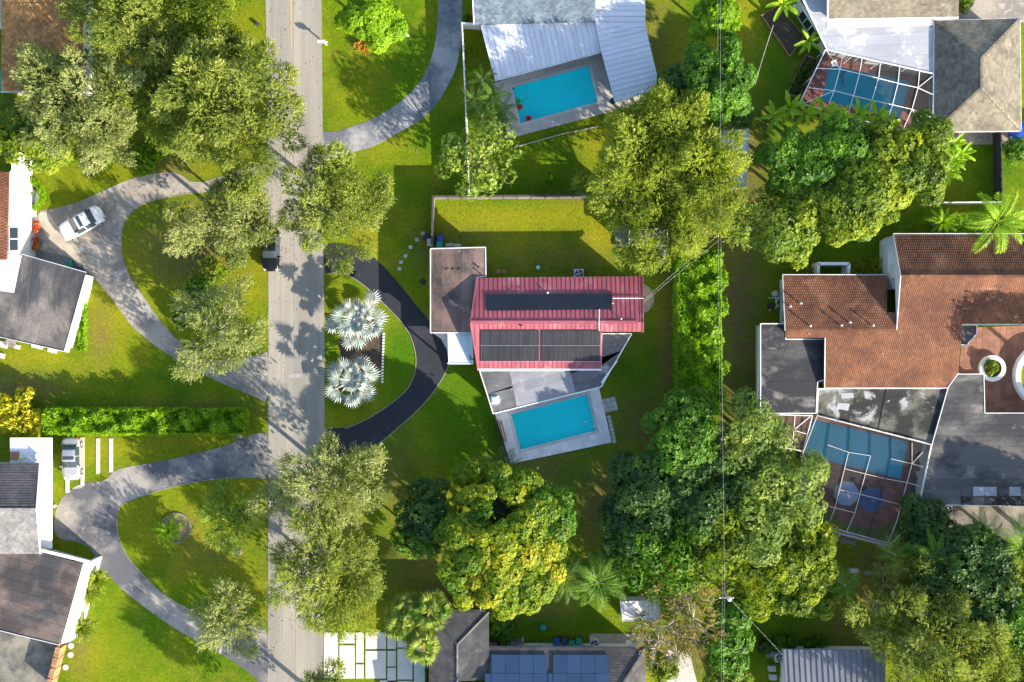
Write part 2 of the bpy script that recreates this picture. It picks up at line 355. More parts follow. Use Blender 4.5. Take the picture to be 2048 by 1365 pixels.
def inpoly(x, y, p):
    c = np.zeros(x.shape, bool); n = len(p)
    for i in range(n):
        (xa, ya), (xb, yb) = p[i][:2], p[(i+1) % n][:2]
        if ya == yb: continue
        c ^= ((ya > y) != (yb > y)) & (x < (xb-xa)*(y-ya)/(yb-ya)+xa)
    return c
gx = np.concatenate([[-400, -200, -100, -70], np.arange(-56, 56.1, .5), [70, 100, 200, 400]])
gy = np.concatenate([[-400, -200, -100, -55], np.arange(-39, 39.1, .5), [55, 100, 200, 400]])
X, Y = np.meshgrid(gx, gy); Z = np.zeros_like(X)
for p in POOLS:
    q = inset([P(a, b)[:2] for a, b in p], -.3); Z[inpoly(X, Y, q)] = -2.6
px, py = 1024+X*20, 682.5-Y*20
def blobs(l):
    a = np.zeros_like(X)
    for x, y, rx, ry, s in l: a = np.maximum(a, s*np.exp(-(((px-x)/rx)**2+((py-y)/ry)**2)))
    return np.clip(a, 0, 1)
DIRT = [(385, 490, 90, 70, .9), (340, 330, 60, 40, .5), (1480, 640, 45, 230, .95), (1480, 360, 60, 160, .8), (1340, 720, 25, 160, .7),
        (1290, 850, 60, 70, .6), (1200, 1010, 60, 90, .7), (1080, 950, 70, 50, .6), (1300, 80, 50, 120, .5), (850, 1130, 90, 90, .6), (900, 1190, 90, 40, .9), (795, 960, 40, 100, .45), (1760, 1150, 70, 80, .8),
        (1700, 1260, 60, 60, .6), (40, 775, 90, 30, .7), (400, 820, 140, 18, .6), (1100, 520, 180, 35, .35), (930, 475, 80, 20, .4), (1090, 1220, 60, 25, .5),
        (200, 670, 25, 60, .6), (1380, 1300, 70, 60, .7), (1830, 340, 60, 50, .4), (1620, 180, 40, 60, .5), (700, 272, 40, 10, .8), (545, 700, 12, 300, .3), (375, 1060, 24, 34, .5), (420, 1110, 60, 40, .3),
        (1165, 390, 60, 14, .5), (1255, 640, 40, 60, .4), (1420, 430, 50, 50, .8), (160, 1290, 20, 60, .5), (715, 700, 30, 45, .9), (640, 1080, 90, 150, .5), (1250, 60, 60, 60, .4), (850, 505, 25, 40, .4)]
DRY = [(330, 560, 60, 60, .5), (400, 450, 70, 60, .5), (280, 340, 90, 40, .45), (310, 1060, 60, 90, .5), (480, 1150, 60, 60, .4), (180, 1320, 50, 50, .5), (360, 880, 90, 20, .6), (690, 840, 60, 20, .4), (740, 300, 60, 30, .4), (1100, 490, 120, 30, .35), (600, 1300, 10, 90, .3), (1330, 620, 30, 90, .4), (1040, 430, 200, 34, .8), (1190, 475, 40, 50, .9), (210, 640, 90, 80, .7), (60, 715, 90, 30, .7), (440, 1010, 130, 120, .35), (520, 530, 40, 60, .6), (700, 205, 60, 60, .25), (230, 900, 120, 25, .7), (300, 1040, 40, 60, .5),
       (240, 1290, 90, 60, .4), (520, 30, 40, 30, .4), (1480, 50, 60, 60, .6), (680, 600, 40, 40, .4), (150, 370, 60, 40, .3), (400, 340, 50, 20, .5), (980, 960, 80, 30, .5), (1400, 500, 200, 30, .3)]
LUSH = [(930, 830, 90, 110, .9), (800, 720, 50, 110, .9), (820, 150, 50, 90, .8), (870, 270, 60, 60, .7), (1000, 380, 150, 40, .7), (1270, 750, 60, 120, .6), (1100, 1240, 90, 30, .7), (300, 1240, 90, 80, .7),
        (1130, 960, 90, 50, .7), (1340, 560, 40, 80, .4), (1560, 170, 40, 120, .8), (1700, 480, 90, 60, .7), (1590, 1260, 60, 60, .5), (1950, 340, 60, 70, .5), (420, 760, 100, 40, .5), (1060, 320, 70, 40, .4)]
me = bpy.data.meshes.new('ground'); ny_, nx_ = X.shape
vv = np.stack([X.ravel(), Y.ravel(), Z.ravel()], 1); idx = np.arange(nx_*ny_).reshape(ny_, nx_)
ff = np.stack([idx[:-1, :-1].ravel(), idx[:-1, 1:].ravel(), idx[1:, 1:].ravel(), idx[1:, :-1].ravel()], 1)
me.from_pydata(vv.tolist(), [], ff.tolist()); me.materials.append(m_lawn)
for nm, l in (('dirt', DIRT), ('dry', DRY), ('lush', LUSH)):
    at = me.attributes.new(nm, 'FLOAT', 'POINT'); at.data.foreach_set('value', blobs(l).ravel())
tag(link('ground', me), kind='structure')

def surface(name, poly, z, th, mat, sm=1, rise=None):
    mb = MB(); q = [P(*a)[:2] for a in poly]
    if sm: q = smooth_poly(q, sm)
    mb.slab(q, z, z-th); return tag(mb.build(name, mat), kind='structure')
def edging(parent, line, w, h, mat, name='edging'):
    q = smooth_line([P(*a)[:2] for a in line], 2); mb = MB()
    for a, b in zip(q, q[1:]): mb.beam((*a, h/2), (*b, h/2), w, h, random.random())
    return mb.build(name, mat, parent)

road = surface('road', [(529, -1500), (531, 0), (535, 250), (537, 600), (536, 1365), (535, 2900), (650, 2900), (649, 1365), (649, 700), (646, 320), (643, 0), (641, -1500)], .022, .05, m_road, 0)
m_joint = M('tar_joint', (.20, .19, .18), (.27, .26, .25), scale=1.5, fine=.2)
for xa, xb, w in ((586, 592, .05), (560, 565, .03), (620, 622, .025)):
    mb = MB(); a, b = P(xa, -100), P(xb, 1460); mb.slab([(a[0]-w, a[1]), (a[0]+w, a[1]), (b[0]+w, b[1]), (b[0]-w, b[1])], .027, .01); mb.build('tar_joint', m_joint, road)
for k, yy in enumerate((150, 262, 605, 745, 838, 1180)):
    mb = MB(); pr = None
    x0, x1 = (590, 647) if k % 2 else (538, 590)
    path = [P(x0+(x1-x0)*t/8, yy+random.uniform(-2, 2)) for t in range(9)]
    for a, b in zip(path, path[1:]): mb.beam((a[0], a[1], .02), (b[0], b[1], .02), .035, .013)
    mb.build('tar_joint', m_joint, road)
m_patch = M('asphalt_patch', (.36, .35, .335), (.29, .285, .28), scale=1.2, fine=.2)
for (a, b, c, d) in ((592, 752, 36, 9), (560, 752, 18, 5), (610, 785, 8, 12)):
    mb = MB(); q = [P(a+math.cos(t*.785)*c/2*random.uniform(.7, 1), b+math.sin(t*.785)*d/2*random.uniform(.7, 1))[:2] for t in range(8)]
    mb.slab(q, .0255, .01); mb.build('patch', m_patch, road)
for y0, y1 in ((-60, 90), ):
    mb = MB(); a, b = P(583, y0), P(585, y1)
    for dx in (-.09,): mb.slab([(a[0]+dx-.06, a[1]), (a[0]+dx+.06, a[1]), (b[0]+dx+.06, b[1]), (b[0]+dx-.06, b[1])], .030, .01)
    mb.build('centre_line', m_yel, road)

D1 = surface('driveway', [(877, -20), (877, 20), (874, 60), (870, 90), (862, 120), (848, 152), (826, 182), (800, 205), (770, 225), (735, 243), (700, 255), (672, 265), (648, 264), (640, 262),
     (641, 327), (648, 327), (672, 317), (710, 303), (745, 295), (790, 270), (830, 248), (860, 225), (880, 200), (897, 170), (912, 140), (920, 100), (924, 60), (925, -20)], .018, .05,
     M('streaked_asphalt', (.115, .125, .15), (.34, .335, .33), scale=.2, rng_=(.4, .56), c3=(.44, .41, .37), s3=.45, r3=(.6, .68), bump=.012, bscale=25, fine=.26))
D2 = surface('driveway', [(540, 330), (510, 332), (450, 350), (390, 370), (355, 345), (320, 345), (260, 358), (200, 385), (150, 408), (95, 420), (76, 422), (70, 470), (74, 515), (140, 530), (180, 548), (210, 580), (240, 620), (260, 650),
     (300, 685), (350, 718), (400, 745), (450, 770), (500, 790), (540, 809), (540, 703), (515, 710), (485, 716), (450, 722), (420, 720), (375, 700), (340, 665), (310, 628), (285, 590), (262, 558), (250, 530), (243, 500), (243, 470),
     (248, 445), (262, 425), (285, 408), (320, 398), (360, 390), (420, 384), (480, 386), (520, 392), (540, 396)], .018, .05, m_asph)
edging(D2, [(395, 385), (360, 390), (320, 398), (285, 408), (262, 425), (248, 445), (242, 470), (242, 500), (250, 535), (262, 560), (285, 592), (310, 630), (340, 667), (372, 698)], .07, .045, m_edge)
D3 = surface('driveway', [(540, 862), (500, 870), (450, 893), (400, 905), (330, 922), (250, 935), (228, 942), (212, 962), (180, 965), (150, 972), (130, 990), (115, 1010), (108, 1040), (110, 1070), (125, 1080), (150, 1083),
     (175, 1092), (190, 1110), (200, 1138), (220, 1155), (250, 1185), (290, 1215), (330, 1245), (380, 1275), (420, 1295), (470, 1325), (505, 1350), (520, 1368), (540, 1372), (540, 1254), (490, 1255), (440, 1250), (400, 1230), (360, 1210),
     (320, 1185), (285, 1150), (255, 1115), (238, 1080), (233, 1050), (235, 1022), (245, 1008), (290, 990), (340, 975), (400, 962), (450, 957), (500, 955), (540, 959)], .018, .05, m_asph_t)
edging(D3, [(535, 958), (500, 955), (450, 957), (400, 962), (340, 975), (290, 990), (245, 1008), (235, 1022), (233, 1050), (238, 1080), (255, 1115), (285, 1150), (320, 1185), (360, 1210), (410, 1235)], .08, .045, m_edge)
def cracks(root, spots, z, n=3):
    for (x, y) in spots:
        mb = MB(); a = random.uniform(0, 6.28); p = list(P(x, y)[:2])
        for k in range(random.randint(5, 9)):
            a += random.uniform(-.6, .6); q = [p[0]+.28*math.cos(a), p[1]+.28*math.sin(a)]; mb.beam((*p, z), (*q, z), random.uniform(.015, .035), .006); p = q
        mb.build('crack', m_crack, root)
m_crack = M('crack_fill', (.06, .06, .06), (.09, .085, .08))
cracks(D1, [(900, 60), (890, 130), (850, 200), (800, 235), (740, 265), (700, 285)], .019)
cracks(D2, [(210, 400), (160, 500), (225, 470), (230, 540), (300, 370), (270, 640), (320, 680), (500, 740), (470, 750)], .019)
cracks(D3, [(300, 950), (400, 930), (180, 1010), (150, 1040), (220, 1120), (260, 1160), (340, 1220), (420, 1270), (500, 900), (470, 1290)], .019)
D4 = surface('driveway', [(647, 487), (690, 487), (725, 500), (760, 525), (800, 570), (835, 615), (858, 640), (864, 664), (878, 672), (890, 690), (897, 700), (898, 730), (885, 757), (862, 790), (835, 820), (800, 850), (765, 880), (745, 893),
     (712, 908), (670, 925), (647, 930), (647, 857), (690, 857), (720, 846), (750, 830), (790, 802), (815, 780), (830, 750), (833, 720), (828, 690), (815, 660), (795, 635), (760, 600), (730, 572), (700, 552), (675, 546), (647, 548)], .034, .07, m_newasph)
edging(D4, [(652, 548), (675, 546), (700, 552), (730, 572), (760, 600), (795, 635), (815, 660), (828, 690), (833, 720), (830, 750), (815, 780), (790, 802), (750, 830), (720, 846), (690, 858)], .08, .05, m_edge)
edging(D4, [(898, 730), (885, 758), (862, 792), (835, 822), (800, 853), (765, 884), (745, 897)], .08, .05, m_edge)
surface('drive_shoulder', [(76, 424), (98, 425), (108, 445), (130, 468), (172, 515), (205, 560), (182, 549), (130, 512), (96, 478), (80, 452)], .023, .04, M('tan_concrete', (.42, .37, .30), (.33, .29, .24), scale=.8, fine=.2), 1)
for gp, zz in (([(1895, 255), (2100, 255), (2100, 288), (1895, 290)], .016), ([(1905, -60), (2100, -60), (2100, 45), (1905, 45)], .016)):
    surface('paved_yard', gp, zz, .05, m_conc_d if zz == .01 else m_asph, 0)
surface('concrete_yard', [(1836, 1005), (2100, 1008), (2100, 1066), (1980, 1080), (1890, 1072), (1840, 1050)], .016, .05, m_conc_d, 1)
surface('concrete_patio', [(-40, 1255), (122, 1290), (100, 1400), (-40, 1400)], .05, .08, m_conc_d, 0)
surface('concrete_path', [(1336, 1300), (1380, 1310), (1394, 1365), (1394, 1400), (1322, 1400), (1326, 1330)], .03, .06, m_conc, 0)
surface('gravel_bed', [(1230, 1268), (1287, 1268), (1287, 1292), (1176, 1292), (1180, 1268)], .02, .05, m_gravel, 0)
surface('soil_bed', [(690, 640), (720, 612), (752, 640), (766, 690), (766, 730), (740, 760), (690, 740), (676, 690)], .02, .04, m_soil, 2)

# ---------------------------------------------------------------- foliage
def unit(a): return a/np.maximum(np.linalg.norm(a, axis=1, keepdims=True), 1e-6)
def frames(n):
    up = np.where(np.abs(n[:, 2:3]) < .9, [[0, 0, 1.]], [[1., 0, 0]]); t = unit(np.cross(up, n)); return t, np.cross(n, t)
def rosettes(c, n, k, L, w, el=(.1, .7), tone=None, jit=.25):
    N = len(c); t, b = frames(n); ph = rng.uniform(0, 6.28, N); V = []; T = []
    for j in range(k):
        a = ph+6.2832*j/k+rng.normal(0, .25, N); e = rng.uniform(*el, N)
        d = unit((t*np.cos(a)[:, None]+b*np.sin(a)[:, None])*np.cos(e)[:, None]+n*np.sin(e)[:, None])
        l = L*rng.uniform(1-jit, 1+jit, N)[:, None]; s = unit(np.cross(d, n))*w*l/L/2
        m = c+d*l*.5; tip = c+d*l-n*l*.12
        V.append(np.stack([c+d*l*.06, m-s, tip, m+s], 1)); T.append(tone+rng.normal(0, .07, N))
    return np.concatenate(V).reshape(-1, 3), np.concatenate(T)
def sprays(c, u, n, length, k, L, w, tone):
    N = len(c); s = unit(np.cross(u, n)); V = []; T = []
    for j in range(k):
        f = (j+.5)/k; l = length[:, None]
        base = c+u*l*f-np.array([[0, 0, 1.]])*(f*f*l*.18)
        sg = 1 if j % 2 else -1
        d = unit(u*rng.uniform(.4, 1.1, N)[:, None]+s*sg*rng.uniform(.3, 1., N)[:, None]+n*rng.normal(.1, .35, N)[:, None])
        ll = L*rng.uniform(.7, 1.3, N)[:, None]; q = unit(np.cross(d, unit(n+rng.normal(0, .3, (N, 3)))))*w/2
        m = base+d*ll*.5; V.append(np.stack([base, m-q, base+d*ll, m+q], 1)); T.append(tone+.16*(f-.5)+rng.normal(0, .03, N))
    return np.concatenate(V).reshape(-1, 3), np.concatenate(T)
def fills(c, size):
    N = len(c); a = unit(rng.normal(0, 1, (N, 3))); a[:, 2] *= .5; b = unit(np.cross(a, rng.normal(0, 1, (N, 3)))); a = unit(a)*size/2; b = b*size*.35
    return np.stack([c-a, c-b, c+a, c+b], 1).reshape(-1, 3), np.full(N, .15)+rng.normal(0, .06, N)  # inner leaves get a low tone: crown shade put into the colour
def leaf_obj(name, VT, mat, parent=None, org=(0, 0, 0)):
    v = np.concatenate([a for a, _ in VT]); t = np.concatenate([b for _, b in VT]); nq = len(v)//4
    v = v-np.array(org)[None]; me = bpy.data.meshes.new(name)
    me.vertices.add(nq*4); me.vertices.foreach_set('co', v.astype(np.float32).ravel())
    me.loops.add(nq*4); me.loops.foreach_set('vertex_index', np.arange(nq*4, dtype=np.int32))
    me.polygons.add(nq); me.polygons.foreach_set('loop_start', np.arange(0, nq*4, 4, dtype=np.int32))
    me.materials.append(mat); me.update(calc_edges=True)
    at = me.attributes.new('tone', 'FLOAT', 'FACE'); at.data.foreach_set('value', np.clip(t, 0, 1).astype(np.float32))
    global NLEAF; NLEAF += nq
    return link(name, me, parent, org if parent is None else None)
NLEAF = 0
TRN = {}
def grow_tree(x, y, rad, ztop, hc, mat, style, label, name='tree', cat='tree', dens=1., lob=1.3, group=None, squash=(1, 1), bark=None, twigs=0, lean=(0, 0), leaf=1., wob=.16):
    """x, y, rad in photo pixels at crown height; ztop crown top, hc crown depth in metres"""
    cx, cy, _ = P(x, y, ztop-hc*.5); rm = 1.07*rad/20*(H-ztop+hc*.5)/H; rl0 = lob
    root = empty(name, (cx+lean[0], cy+lean[1], 0), label, cat, group)
    nl = max(8, int((1.75 if style in ('broad', 'fine') else 1.25)*(rm/rl0)**2*squash[0]*squash[1])); C = []
    p1, p2, p3 = rng.uniform(0, 6.28, 3)
    for i in range(nl):
        f = (i+.5)/nl; a = i*2.39996+rng.normal(0, .25); q = math.sqrt(f)*min(1.05, 1+rng.normal(0, .06))
        out = 1+wob*math.sin(2*a+p1)+wob*.7*math.sin(3*a+p2)+wob*.5*math.sin(5*a+p3)
        rr = max(.02, (rm-rl0*.55)*q*out)
        z = ztop-rl0*.6-hc*.72*(1-math.sqrt(max(0, 1-(q*.97)**2)))+rng.normal(0, (.26 if style == 'broad' else .42)*rl0)
        C.append((cx+rr*math.cos(a)*squash[0], cy+rr*math.sin(a)*squash[1], z, rl0*rng.uniform(.7, 1.35)))
    C = np.array(C); VT = []
    for k in range(nl):
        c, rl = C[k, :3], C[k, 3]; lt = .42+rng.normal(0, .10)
        if style in ('broad', 'feather', 'willow', 'fine'):
            pass
        outw = np.array([c[0]-cx, c[1]-cy, 0]); outw = outw/max(rm, .1)
        if style == 'broad': n = int(80*dens*rl*rl/leaf**2)
        elif style == 'feather': n = int(96*dens*rl*rl/leaf**2)
        elif style == 'fine': n = int(92*dens*rl*rl/leaf**2)
        else: n = int(60*dens*rl*rl/leaf**2)
        d = rng.normal(0, 1, (n, 3)); d[:, 2] = np.abs(d[:, 2])*.9-.15; d = unit(d+outw[None]*.35)
        rad_ = rl*rng.uniform(.72, 1.05, n)[:, None]*np.array([[1, 1, .75]]); c0 = c[None]+d*rad_
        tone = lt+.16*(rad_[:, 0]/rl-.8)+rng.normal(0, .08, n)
        if style in ('feather', 'willow'):
            ax = outw*.9+np.array([0, 0, .55])+rng.normal(0, .3, 3); ax = ax/np.linalg.norm(ax)
            al = (d@ax)[:, None]; d3 = d-al*ax; c0 = c[None]+d3*rl*rng.uniform(.5, .95, n)[:, None]*(1.05-.45*np.clip(al, 0, 1))+ax*(al*1.25+.1)*rl*rng.uniform(.7, 1.05, n)[:, None]
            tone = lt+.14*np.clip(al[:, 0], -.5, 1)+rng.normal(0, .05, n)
        if style == 'broad': VT.append(rosettes(c0, unit(d+np.array([[0, 0, .35]])), 6, .31*leaf, .145*leaf, (.05, .65), tone))
        elif style == 'fine': VT.append(rosettes(c0, d, 5, .20*leaf, .09*leaf, (.05, .7), tone))
        else:
            u = unit(d*np.array([[1, 1, .6]])*.7+ax[None]*.9+rng.normal(0, .3, (n, 3))); nn = unit(rng.normal(0, .22, (n, 3))+d*.9+np.array([[0, 0, .55]]))
            ln = rng.uniform(.35, .85, n)*(1.45 if style == 'willow' else 1)*leaf
            VT.append(sprays(c0, u, nn, ln, 7 if style == 'feather' else 9, .21*leaf, .095*leaf, tone))
        nf = int((34 if style == 'broad' else 42)*rl*rl*(1 if style != 'willow' else .9)*min(1, dens))
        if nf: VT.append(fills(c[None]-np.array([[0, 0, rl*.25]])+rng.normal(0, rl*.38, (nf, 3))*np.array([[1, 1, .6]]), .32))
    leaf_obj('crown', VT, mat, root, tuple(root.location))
    bk = bark or m_bark; mb = MB(); bx, by = root.location.x, root.location.y; zt = max(.8, ztop-hc*.95); rt = .06+.034*rm
    top = Vector((bx*.6+cx*.4, by*.6+cy*.4, zt))
    mb.tube([(bx, by, -.1), (bx, by, .3), ((bx+top.x)/2+.1*rt, (by+top.y)/2, zt*.55), top], [rt*1.5, rt*1.1, rt*.95, rt*.8], 8)
    mb.build('trunk', bk, root)
    mb = MB()
    for k in range(nl):
        if k % 2 and style != 'willow' and nl > 24: continue
        c = Vector(C[k, :3]); d = c-top; L = d.length; mid = top+d*.5+Vector((rng.normal(0, .08*L), rng.normal(0, .08*L), .10*L))
        mb.tube([top-Vector((0, 0, .3)), mid, c], [rt*.45, rt*.24, .03], 4, .5, False)
    if twigs:
        for k in range(nl):
            c = Vector(C[k, :3]); rl = C[k, 3]
            for j in range(twigs):
                d = Vector((c.x-cx, c.y-cy, 0))/max(rm, .1)*.9+Vector(rng.normal(0, .6, 3)); d.z = abs(d.z)*.45+.1; d.normalize()
                a = c+d*rl*.1; b = c+d*rl*.7+Vector(rng.normal(0, .12, 3)); e = c+d*rl*rng.uniform(1.1, 1.5)+Vector(rng.normal(0, .12, 3))
                mb.tube([a, b, e], [.045, .032, .012], 3, .5, False)
    mb.build('limbs', bk, root)
    return root
def hedge(x0, y0, x1, y1, ztop, mat, label, name='hedge', wv=.15, dens=1., leaf=.7, poly=None):
    """clipped mass of leaves in a pixel rectangle (at top height)"""
    a = P(x0, y1, ztop); b = P(x1, y0, ztop); w, d = b[0]-a[0], b[1]-a[1]; VT = []
    n = int(w*d*22*dens/leaf**2)
    x = rng.uniform(a[0], b[0], n); y = rng.uniform(a[1], b[1], n)
    ed = np.minimum(np.minimum(x-a[0], b[0]-x), np.minimum(y-a[1], b[1]-y))
    zn = wv*(np.sin(x*2.3+y*.9)+np.sin(y*2.7-x*1.3)+np.sin(x*5.1+y*3)*.6)
    c = np.stack([x+.12*np.sin(y*2.2), y+.1*np.sin(x*2.1), ztop-.15+zn-np.maximum(0, .35-ed)*.9], 1)
    nn = unit(rng.normal(0, .45, (n, 3))+np.array([[0, 0, 1.]]))
    VT.append(rosettes(c, nn, 6, .34*leaf, .15*leaf, (.0, .7), .45+.10*zn/wv/2+rng.normal(0, .12, n)))
    m = int((2*w+2*d)*ztop*16*dens/leaf**2); s = rng.uniform(0, 2*(w+d), m); z = rng.uniform(.1, ztop, m)
    sx = np.select([s < w, s < w+d, s < 2*w+d], [s, w, s-w-d], 0.); sy = np.select([s < w, s < w+d, s < 2*w+d], [0., s-w, d], s-2*w-d)
    nx = np.select([s < w, s < w+d, s < 2*w+d], [0, 1, 0], -1.); ny = np.select([s < w, s < w+d, s < 2*w+d], [-1, 0, 1], 0.)
    nn = unit(np.stack([nx, ny, np.full(m, .3)], 1)+rng.normal(0, .35, (m, 3)))
    VT.append(rosettes(np.stack([a[0]+sx+nx*.05, a[1]+sy+ny*.05, z], 1)+rng.normal(0, .07, (m, 3)), nn, 5, .34*leaf, .15*leaf, (0, .6), .42+rng.normal(0, .12, m)))
    f = int(w*d*26); VT.append(fills(np.stack([rng.uniform(a[0]+.1, b[0]-.1, f), rng.uniform(a[1]+.1, b[1]-.1, f), rng.uniform(.3, ztop-.3, f)], 1), .4))
    org = ((a[0]+b[0])/2, (a[1]+b[1])/2, 0)
    root = empty(name, org, label, 'hedge'); leaf_obj('foliage', VT, mat, root, org)
    mb = MB(); k = max(3, int(max(w, d)/1.2))
    for i in range(k):
        t = (i+.5)/k; q = (org[0] if d > w else a[0]+w*t, a[1]+d*t if d > w else org[1])
        mb.tube([(q[0], q[1], -.05), (q[0]+.05, q[1], ztop*.8)], [.05, .03], 5)
    mb.build('stems', m_bark, root); return root
def bush(x, y, rad, ztop, mat, label, name='bush', style='broad', cat='bush', leaf=.8, dens=1.1, lob=.5, group=None, z0=.1):
    cx, cy, _ = P(x, y, ztop*.7); rm = rad/20; root = empty(name, (cx, cy, 0), label, cat, group); VT = []
    nl = max(3, int(1.6*(rm/lob)**2))
    mb = MB()
    for i in range(nl):
        f = (i+.5)/nl; a = i*2.4+rng.normal(0, .3); rr = max(0, (rm-lob*.7))*math.sqrt(f)
        c = np.array([cx+rr*math.cos(a), cy+rr*math.sin(a), max(z0, ztop-lob*.7-ztop*.45*(rr/rm)**2+rng.normal(0, .08))]); rl = lob*rng.uniform(.8, 1.2)
        n = int(56*dens*rl*rl/leaf**2)+8; d = rng.normal(0, 1, (n, 3)); d[:, 2] = np.abs(d[:, 2])-.3; d = unit(d)
        VT.append(rosettes(c[None]+d*rl*rng.uniform(.5, 1, n)[:, None], d, 6, .32*leaf, .14*leaf, (.05, .7), .42+rng.normal(0, .12, n)))
        VT.append(fills(c[None]+rng.normal(0, rl*.35, (14, 3)), .25))
        mb.tube([(cx, cy, -.03), tuple(c)], [.04, .015], 4, .5, False)
    leaf_obj('foliage', VT, mat, root, (cx, cy, 0)); mb.build('stem', m_bark, root); return root

# palm leaves (shared meshes, along +X from the origin)
def feather_frond(L=2.6, droop=.9, up=.5, n=22, ll=.62, lw=.06, seed=0):
    r = random.Random(seed); mb = MB(); path = []
    for k in range(9):
        t = k/8; path.append(Vector((L*t*(1-.12*t), 0, up*L*t-droop*L*t*t*.75)))
    mb.tube(path, [.035*(1-.8*k/8)+.006 for k in range(9)], 4, .9, False)
    for i in range(n):
        t = .14+.86*i/(n-1); k = min(7, int(t*8)); f = t*8-k; p = path[k].lerp(path[k+1], f); tg = (path[k+1]-path[k]).normalized()
        for s in (1, -1):
            l = ll*math.sin(math.pi*min(1, .22+.70*t))**.6*r.uniform(.85, 1.1)
            d = (tg*(.55+.5*t)+Vector((0, s, 0))*(1-.35*t)+Vector((0, 0, r.uniform(-.05, .25)))).normalized()
            e = p+d*l-Vector((0, 0, l*r.uniform(.18, .4))); m = p+d*l*.5; w = tg*lw*.5
            mb.face([p-w*.6, m-w*1.2, e, m+w*1.2] if s > 0 else [p-w*.6, m+w*1.2, e, m-w*1.2], r.uniform(.2, .75))
    return mb
def fan_frond(pet=1.1, L=1.1, n=22, spread=250, seed=0, fold=.10, droop=.35, j=.62):
    r = random.Random(seed); mb = MB()
    mb.tube([(0, 0, 0), (pet*.5, 0, pet*.12), (pet, 0, pet*.12)], [.04, .03, .022], 4, .95, False); c = Vector((pet, 0, pet*.12))
    for i in range(n):
        a0 = R(-spread/2+spread*i/n); a1 = R(-spread/2+spread*(i+1)/n); am = (a0+a1)/2; l = L*(1-.22*abs(am)/R(spread/2))*r.uniform(.93, 1.05)
        def q(a, rr, z): return c+Vector((math.cos(a)*rr, math.sin(a)*rr, z))
        tn = r.uniform(.35, .75)+(.18 if i % 2 else -.12); z1 = -.03; z2 = -l*droop*.5
        A, B, Mm = q(a0, l*j, z1-.03), q(a1, l*j, z1-.03), q(am, l*j, z1+fold*.8)
        mb.face([c, A, Mm], tn); mb.face([c, Mm, B], tn-.12)
        T = q(am+r.uniform(-.03, .03), l, z2); mb.face([A.lerp(Mm, .12), T, Mm], tn); mb.face([Mm, T, B.lerp(Mm, .12)], tn-.12)
    return mb
def banana_leaf(L=1.9, W=.5, seed=0, droop=.55, up=.55):
    r = random.Random(seed); mb = MB(); n = 9; cen = []; lf = []; rt = []
    for k in range(n+1):
        t = k/n; p = Vector((L*t, 0, L*(up*t-droop*t*t))); w = W*.5*math.sin(math.pi*(t*.9+.06))**.6*(1 if k else .3); cen.append(p)
        lf.append(p+Vector((0, w, w*.35+r.uniform(-.03, .03)))); rt.append(p+Vector((0, -w, w*.35+r.uniform(-.03, .03))))
    for k in range(n):
        t = r.uniform(.35, .7); mb.face([cen[k], cen[k+1], lf[k+1], lf[k]], t); mb.face([rt[k], rt[k+1], cen[k+1], cen[k]], t-.08)
    mb.tube([c+Vector((0, 0, .012)) for c in cen], [.03*(1-.7*k/n) for k in range(n+1)], 4, .95, False); return mb
def mesh_of(mb, name, mat):
    o = mb.build(name, mat, None, local=True); me = o.data; bpy.data.objects.remove(o); return me
FR = {}
def palm(x, y, z, meshes, nf, label, name='palm_tree', cat='palm tree', sc=1., tilt=(-.35, .5), trunk=(.16, .11), group=None, part='frond', bark=None, low=.0, seed=None, inner=None):
    """crown centre at pixel x, y and height z"""
    cx, cy, _ = P(x, y, z); root = empty(name, (cx, cy, 0), label, cat, group); rr = random.Random(seed or int(x*7+y))
    if z > .3:
        mb = MB(); n = 7; mb.tube([(cx+.10*math.sin(k)*(k/n)*(1-k/n), cy, z*k/n-.05) for k in range(n+1)], [trunk[0]+(trunk[1]-trunk[0])*k/n for k in range(n+1)], 8); mb.build('trunk', bark or m_bark_p, root)
    for k in range(nf):
        a = k*2.39996+rr.uniform(-.2, .2); t = k/max(1, nf-1); s = sc*rr.uniform(.88, 1.1)*(.8+.25*t)
        inn = inner and k < 8; tl = rr.uniform(.25, .7) if inn else tilt[1]+(tilt[0]-tilt[1])*t
        o = bpy.data.objects.new(part, rr.choice(inner if inn else meshes)); COL.objects.link(o); o.parent = root
        o.location = (math.cos(a)*.08, math.sin(a)*.08, z-.05-.12*t); o.scale = (s, s, s)
        o.rotation_euler = (rr.uniform(-.25, .25), -tl+rr.uniform(-.1, .1), a)
    return root
FEA = [mesh_of(feather_frond(seed=s), 'frond', L_palm) for s in range(3)]
FEAD = [mesh_of(feather_frond(seed=s+5, ll=.5, lw=.07), 'frond', L_dark) for s in range(2)]
FEAL = [mesh_of(feather_frond(L=3., seed=s+8, n=30, ll=.8, lw=.075), 'frond', L_banana) for s in range(2)]
ARE = [mesh_of(feather_frond(L=2., seed=s+11, n=18, ll=.5, lw=.10, droop=.8), 'frond', L_bright) for s in range(2)]
BIS = [mesh_of(fan_frond(seed=s, pet=(1.6, 1.25, .95, 1.4, .7)[s], L=(.95, 1.05, 1.0, 1.1, .95)[s], n=13+s, spread=190+12*s, fold=.16, droop=.15+.12*s, j=.54), 'frond', L_silver) for s in range(5)]
BISI = [mesh_of(fan_frond(seed=s+90, pet=.3, L=.85, n=14, spread=190, fold=.14, droop=.3, j=.6), 'frond', L_silver) for s in range(3)]
FAN = [mesh_of(fan_frond(seed=s+20, pet=.8, L=.95, n=20, spread=230, droop=.8), 'frond', leafmat('fan_leaves', [(.03, .08, .015), (.08, .17, .03), (.22, .30, .06), (.48, .48, .16)], .3)) for s in range(3)]
